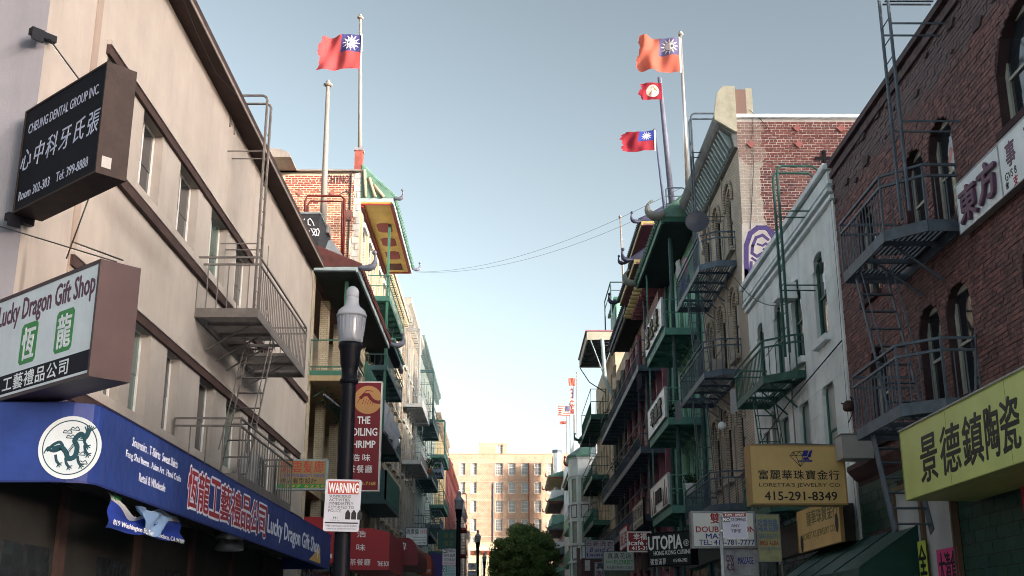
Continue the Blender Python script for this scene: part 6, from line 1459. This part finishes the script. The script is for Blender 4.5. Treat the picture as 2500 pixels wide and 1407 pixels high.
# =================================================================== right side signs
gold = paint('sign_gold',(.68,.47,.19),.45,.10,1.6,.1,1.5,spec=.35,streak=.35,dirt=(.40,.25,.10),bdist=.02); ink=MATS['ink_black']
lo = blade('blade_sign','gold jewelry sign box with black lettering and blue diamond logo','sign',(1835,1086,2061,1232),23.6,.42,gold,paint('gold_edge',(.40,.26,.10),.5,.1),
   [('富麗華珠寶金行',(.09,.415,.93,.575),ink,dict(bold=.02,space=1.1)),("LORETTA'S JEWELRY CO.",(.09,.275,.945,.36),ink,dict(bold=.0)),('415-291-8349',(.14,.07,.89,.215),ink,dict(bold=.035))],fw=.03)
lo.rotation_euler=(0,0,R_(1.5))
wl_=onY(2061,0,23.6).x-onY(1835,0,23.6).x; hl_=onY(1835,1086,23.6).z-onY(1835,1232,23.6).z
q=MB(); cx_,cz_=wl_*.5,hl_*.79
def dl(*v): ribbon(q,[(cx_+a_,cz_+b_) for a_,b_ in v],.012,-.008)
dl((-.22,.03),(-.15,.11),(.1,.12),(.17,.03),(-.02,-.19),(-.22,.03)); dl((-.22,.03),(.17,.03)); dl((-.15,.11),(-.1,.03),(-.02,-.19)); dl((-.1,.03),(-.03,.11),(.04,.03),(-.02,-.19)); dl((.04,.03),(.1,.12)); dl((-.12,.11),(-.17,.03))
q.obj('diamond_outline',ink,lo,fix=False)
q=MB(); q.prism([(cx_+.02,cz_+.02),(cx_+.12,cz_+.02),(cx_+.17,cz_+.14),(cx_+.07,cz_+.14)],-.012,-.009); q.prism([(cx_+.13,cz_-.0),(cx_+.2,cz_+.0),(cx_+.25,cz_+.15),(cx_+.19,cz_+.13)],-.012,-.009); q.prism([(cx_-.07,cz_-.09),(cx_+.22,cz_-.09),(cx_+.24,cz_-.06),(cx_-.07,cz_-.065)],-.012,-.009); q.prism([(cx_+.03,cz_-.05),(cx_+.18,cz_-.05),(cx_+.14,cz_+.0),(cx_+.06,cz_+.0)],-.012,-.009); q.obj('blue_logo',blue_l,lo,fix=False)
MB().path([(wl_*.05,.2,hl_+.03),(wl_*.5,.2,hl_+.05),(wl_+.45,.2,hl_+.0)],.02,6).obj('mount_bar',iron_grey,lo)
l2 = sign('shop_sign','faded gold jewelry sign board with two dark ovals under the gold box','sign',onX(1952,1352,7.05),-90,1,1,.06,gold,MATS['gold_edge'],[],fw=.01)
for c_ in list(bpy.data.objects):
    if c_.parent==l2: c_.scale=(3.75,1,.98)
ghost_l=paint('ghost_letter',(.16,.15,.06),.6)
text(l2,'麗華珠寶金行',.9,.55,3.6,.88,ghost_l,bold=.02); text(l2,"LORETTA'S JEWELRY CO.",.5,.22,3.3,.42,ghost_l,bold=0)
for x_,z_ in ((.35,.2),(3.45,.42)): disc(MB(),x_,z_,.13,.20,-.012).obj('oval_hole',black_l,l2)
ga = thing('awning','dark green sloping cloth awning below the gold signs','awning',(0,0,0),0)
p_=[onX(1885,1395,6.3),onX(2088,1326,6.3)]; y1_,y2_=p_[0].y,p_[1].y; ga.location=(R,y1_,0); ga.rotation_euler=(0,0,R_(-90)); gaw=paint('awning_green',(.008,.05,.04),.5,.15,2,.2,14)
W_=y1_-y2_; q=MB(); q.face([(0,-1.25,2.45),(W_,-1.25,2.45),(W_,-1.2,2.75),(0,-1.2,2.75)]); q.face([(0,-1.2,2.75),(W_,-1.2,2.75),(W_,0,3.55),(0,0,3.55)]); q.face([(W_,-1.25,2.45),(W_,0,2.45),(W_,0,3.55),(W_,-1.2,2.75)]); q.obj('canopy',gaw,ga,fix=False)
for i in range(5): MB().bar((W_*i/4,-1.2,2.76),(W_*i/4,0,3.56),.03).obj('rib',gaw,ga)
dm_ = blade('blade_sign','white massage parlour box sign with red and blue lettering','sign',(1690,1248,1842,1338),29.5,.35,paint('acrylic_white',(.86,.88,.84),.3,.03,2,0),galv,
   [('雙',(.30,.66,.45,.94),red_l,dict(bold=.03)),('DOUBLE MOON',(.07,.42,.99,.58),red_l,dict(bold=.04)),('MASSAGE',(.22,.25,.80,.385),blue_l,dict(bold=.05)),('TEL: 415-781-7777',(.11,.08,.97,.22),blue_l,dict(bold=.03))],fw=.05)
ms2 = blade('shop_sign','grey reflective panel with blue massage lettering under the white box sign','sign',(1768,1342,1850,1407),29.2,.1,paint('foil',(.36,.37,.40),.4,.5,3,.2),galv,[('MASSAGE',(.42,.45,.85,.72),blue_l,dict(bold=.04)),('足浴',(.08,.2,.3,.8),dkp,dict(bold=.04))],fw=.02)
gp = blade('shop_sign','pale yellow and blue poster panel beside the massage sign','sign',(1853,1255,1902,1372),28,.08,paint('poster_yellow',(.40,.42,.22),.5,.3,4,.0),galv,[('珠寶首飾',(.05,.62,.9,.90),flat('poster_blue',(.12,.20,.40)),dict(bold=.03)),('GRACE & CO.',(.05,.48,.9,.58),MATS['poster_blue'],dict(bold=.02)),('8853 ALBA',(.1,.34,.9,.44),red_l,dict(bold=.02)),('FINE JEWELS',(.1,.22,.9,.30),MATS['poster_blue'])],fw=.02)
ut = sign('blade_sign','black restaurant sign with large white lettering, slightly turned','sign',onY(1583,1385,36.5),-24,2.3,1.0,.3,paint('utopia_black',(.012,.02,.022),.35,.2,3,0),black_paint,
   [('UTOPIA',(.02,.50,.80,.90),white_l,dict(bold=.06)),('HONG KONG CUISINE',(.14,.33,.98,.46),white_l,dict(bold=.02)),('粥意滿蓼',(.06,.05,.42,.24),white_l,dict(space=1.2)),('415-956-2902',(.58,.10,.90,.20),white_l,dict(bold=.02)),('@',(.83,.55,.95,.75),white_l)],fw=.03)
a_=onY(1583,1385,36.5); b_=onY(1690,1385,35.2)
ut.rotation_euler=(0,0,math.atan2(b_.y-a_.y,b_.x-a_.x)); sc_=((b_-a_).length)/2.3; ut.scale=(sc_,1,1)
hu=onY(1583,1308,36.5).z-a_.z
UTROOT=(ut,sc_,hu)
ic = blade('blade_sign','dark red cafe sign with white lettering left of the black sign','sign',(1532,1298,1590,1348),40,.2,flat('cafe_red',(.22,.012,.02)),white_frame,[('幸福',(.26,.60,.80,.92),white_l,dict(bold=.02)),('icafé ci',(.06,.33,.98,.56),white_l,dict(bold=.05)),('415-397',(.18,.10,.98,.28),white_l,dict(bold=.05))],fw=.04)
la = blade('blade_sign','white laundry sign with blue script and dark characters','sign',(1429,1318,1500,1365),62,.3,paint('laundry_white',(.45,.47,.53),.5,.06),iron_grey,[('日新洗衣',(.06,.66,.95,.92),dkp,dict(bold=.02,space=1.1)),('B and C',(.15,.36,.90,.60),blue_l,dict(bold=.01,shear=.3)),('Laundry',(.06,.08,.85,.30),blue_l,dict(bold=.04))],fw=.03)
fl = blade('blade_sign','pale green florist sign partly in front of the laundry sign','sign',(1473,1346,1548,1394),52,.25,paint('florist_pale',(.36,.42,.40),.5,.06),iron_grey,[('真真花店',(.15,.62,.90,.90),black_l,dict(bold=.01,space=1.2)),('FLORIST',(.36,.32,.97,.56),green_l,dict(bold=.04)),('Jade',(.05,.34,.33,.54),green_l,dict(shear=.3)),('各式鮮花喪禮手工絲花',(.1,.08,.95,.24),black_l)],fw=.03)
zl = blade('blade_sign','small white vertical sign with two dark characters, lower right of the bay house','sign',(1452,1372,1476,1425),58,.3,MATS['laundry_white'],iron_grey,[('真',(.2,.66,.9,.95),black_l,dict(bold=.04)),('聯',(.15,.3,.9,.6),dkp,dict(bold=.04))],fw=.03)
pst = thing('sign_post','square brown post standing before the white bay house','post',(onY(1413,1400,80).x,80,ground_z(80)),0); MB().box(-.12,.12,0,.2,0,onY(1413,1338,80).z-ground_z(80)).obj('post',paint('post_brown',(.13,.10,.11),.7),pst)
bxp = thing('kiosk_box','dull red projecting shop box with a white fitting, lower right','sign box',onY(1420,1407,70),0); MB().box(0,1.2,0,2,-1,1.0).obj('box',paint('kiosk_red',(.09,.045,.05),.7,.2),bxp); MB().box(.2,.5,-.15,-.002,.3,.9).obj('fitting',galv,bxp)
# street level shop fronts in shade on both sides
for side,(X_,Y0_,Y1_) in (('left',(L,42.2,215)),('right',(R,25.4,215))):
    k=0; y_=Y0_
    rr=random.Random(8 if side=='left' else 9)
    while y_ < min(Y1_,150):
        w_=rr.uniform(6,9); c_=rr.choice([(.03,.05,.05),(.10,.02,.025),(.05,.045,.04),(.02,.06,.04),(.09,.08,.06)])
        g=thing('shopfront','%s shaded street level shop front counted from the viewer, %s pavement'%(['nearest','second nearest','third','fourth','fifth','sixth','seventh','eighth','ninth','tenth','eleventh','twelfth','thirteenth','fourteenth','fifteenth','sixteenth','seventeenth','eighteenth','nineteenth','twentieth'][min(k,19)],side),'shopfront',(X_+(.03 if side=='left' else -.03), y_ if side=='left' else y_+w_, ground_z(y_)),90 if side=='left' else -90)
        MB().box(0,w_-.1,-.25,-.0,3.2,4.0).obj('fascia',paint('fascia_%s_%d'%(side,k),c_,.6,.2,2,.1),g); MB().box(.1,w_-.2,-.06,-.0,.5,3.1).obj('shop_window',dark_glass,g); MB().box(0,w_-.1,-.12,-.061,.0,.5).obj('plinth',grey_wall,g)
        k+=1; y_+=w_

# =================================================================== clutter on fronts and balconies
def pot_plant(lb, p, s_=1.0, seed=0):
    g=thing('potted_plant',lb,'potted plant',p,0,'potted plants on the balconies'); MB().lathe((0,0,0),[(.13*s_,0),(.18*s_,.3*s_),(.19*s_,.32*s_),(.16*s_,.32*s_)],12).obj('pot',paint('terracotta',(.25,.09,.05),.8,.2),g,smooth=True)
    q=MB(); rr=random.Random(seed)
    for i in range(220):
        c=Vector((rr.gauss(0,.15),rr.gauss(0,.15),.55+rr.gauss(0,.16)))*s_; d=Vector((rr.uniform(-1,1),rr.uniform(-1,1),rr.uniform(-.4,1))).normalized()*.08*s_; e_=d.cross(Vector((.3,.2,1))).normalized()*.035*s_
        q.face([c-d,c+e_,c+d,c-e_])
    q.obj('foliage',MATS['leaf_dark'],g,kind='stuff',fix=False)
for i,(x,y,z,lb) in enumerate(((6.6,59.0,10.0,'leafy pot plant on the long dark balcony, nearest of its row'),(6.5,66.5,10.0,'leafy pot plant on the long dark balcony, farther along'),(6.6,47.5,9.6,'leafy pot plant behind the middle white board'),(6.5,71.5,13.9,'bushy pot plant on the upper long dark balcony'),(-5.9,88.0,13.2,'small pot plant on a pale left balcony'))): pot_plant(lb,(x,y,z),1.3,i)
def window_ac(lb, X, y, z, side):
    g=thing('air_conditioner',lb,'air conditioner',(X,y,z),90 if side=='L' else -90,'window air conditioners'); MB().box(0,.62,-.42,0,0,.42).obj('casing',paint('ac_beige',(.35,.34,.31),.6,.15),g)
    q=MB()
    for k in range(6): q.box(.05,.57,-.435,-.4205,.05+k*.058,.075+k*.058)
    q.obj('grille',paint('ac_grille',(.06,.06,.06),.6),g)
for X,y,z,sd_,lb in ((R,40.0,10.35,'R','window air conditioner beside the blue black fire escape'),(R,34.0,5.05,'R','air conditioner under the lowest window of the white building'),(L,61.0,11.75,'L','air conditioner in a window of the pagoda building'),(L,68.5,15.45,'L','upper air conditioner farther along the pagoda building'),(R,56.5,10.65,'R','air conditioner between plum columns'),(L,84.5,12.25,'L','air conditioner on the tan brick house, left row')): window_ac(lb,X,y,z,sd_)
for X,y,z0_,z1_,lb in ((R,37.95,3,17,'thin grey conduit up the brown brick house'),(R,40.45,3,17,'second thin conduit up the brown brick house, farther'),(L,53.9,4,14,'thin conduit at the corner of the loggia building'),(L,72.4,4,23,'long grey conduit on the pagoda building'),(R,29.95,3.5,11.2,'thin cable down the white stucco between its windows')):
    sg=1 if X<0 else -1
    wire('conduit',lb,'conduit',[(X+sg*.06,y,z0_),(X+sg*.07,y+.05,(z0_+z1_)/2),(X+sg*.06,y,z1_)],.022,grey_wall,group='conduits on the fronts')
for i,(a_,b_,lb) in enumerate((((R-.3,36.0,12.9),(R-.4,28.0,9.6),'slack black cable from the brick house to the white building'),((L+.2,41.5,13.9),(L+.4,54.5,15.5),'slack black cable under the dark tiled eave'),((R-.3,52.5,12.0),(R-.3,37.0,10.9),'slack black cable along the green balconies'))):
    wire('hanging_cable',lb,'cable',[a_,b_],.014,wire_m,sag=.5)
for i,(px,py,X,lb) in enumerate(((1790,975,6.7,'pale cloth hung on the second brown brick balcony'),(1655,1000,6.3,'grey towel on the middle green balcony'),(1560,930,6.3,'dark cloth on the long dark balcony'),(1500,905,6.5,'faded cloth high on the far right balcony'))):
    g=thing('laundry',lb,'laundry',onX(px,py,X),-80); q=MB()
    for a_ in range(9):
        for b_ in range(7): q.v.append((-.3+.075*a_,.05*math.sin(a_*1.4+b_*.4+i),.3-.12*b_))
    for a_ in range(8):
        for b_ in range(6): k=a_*7+b_; q.f.append((k,k+1,k+8,k+7)); q.r.append(0)
    q.obj('cloth',cloth('laundry_%d'%i,((.4,.42,.45),(.2,.22,.25),(.06,.05,.08),(.35,.3,.25))[i],.3),g,smooth=True,fix=False)
# =================================================================== finish
import bmesh
for me in FIX:
    bm=bmesh.new(); bm.from_mesh(me); bmesh.ops.recalc_face_normals(bm,faces=bm.faces); bm.to_mesh(me); bm.free()
flush_texts()
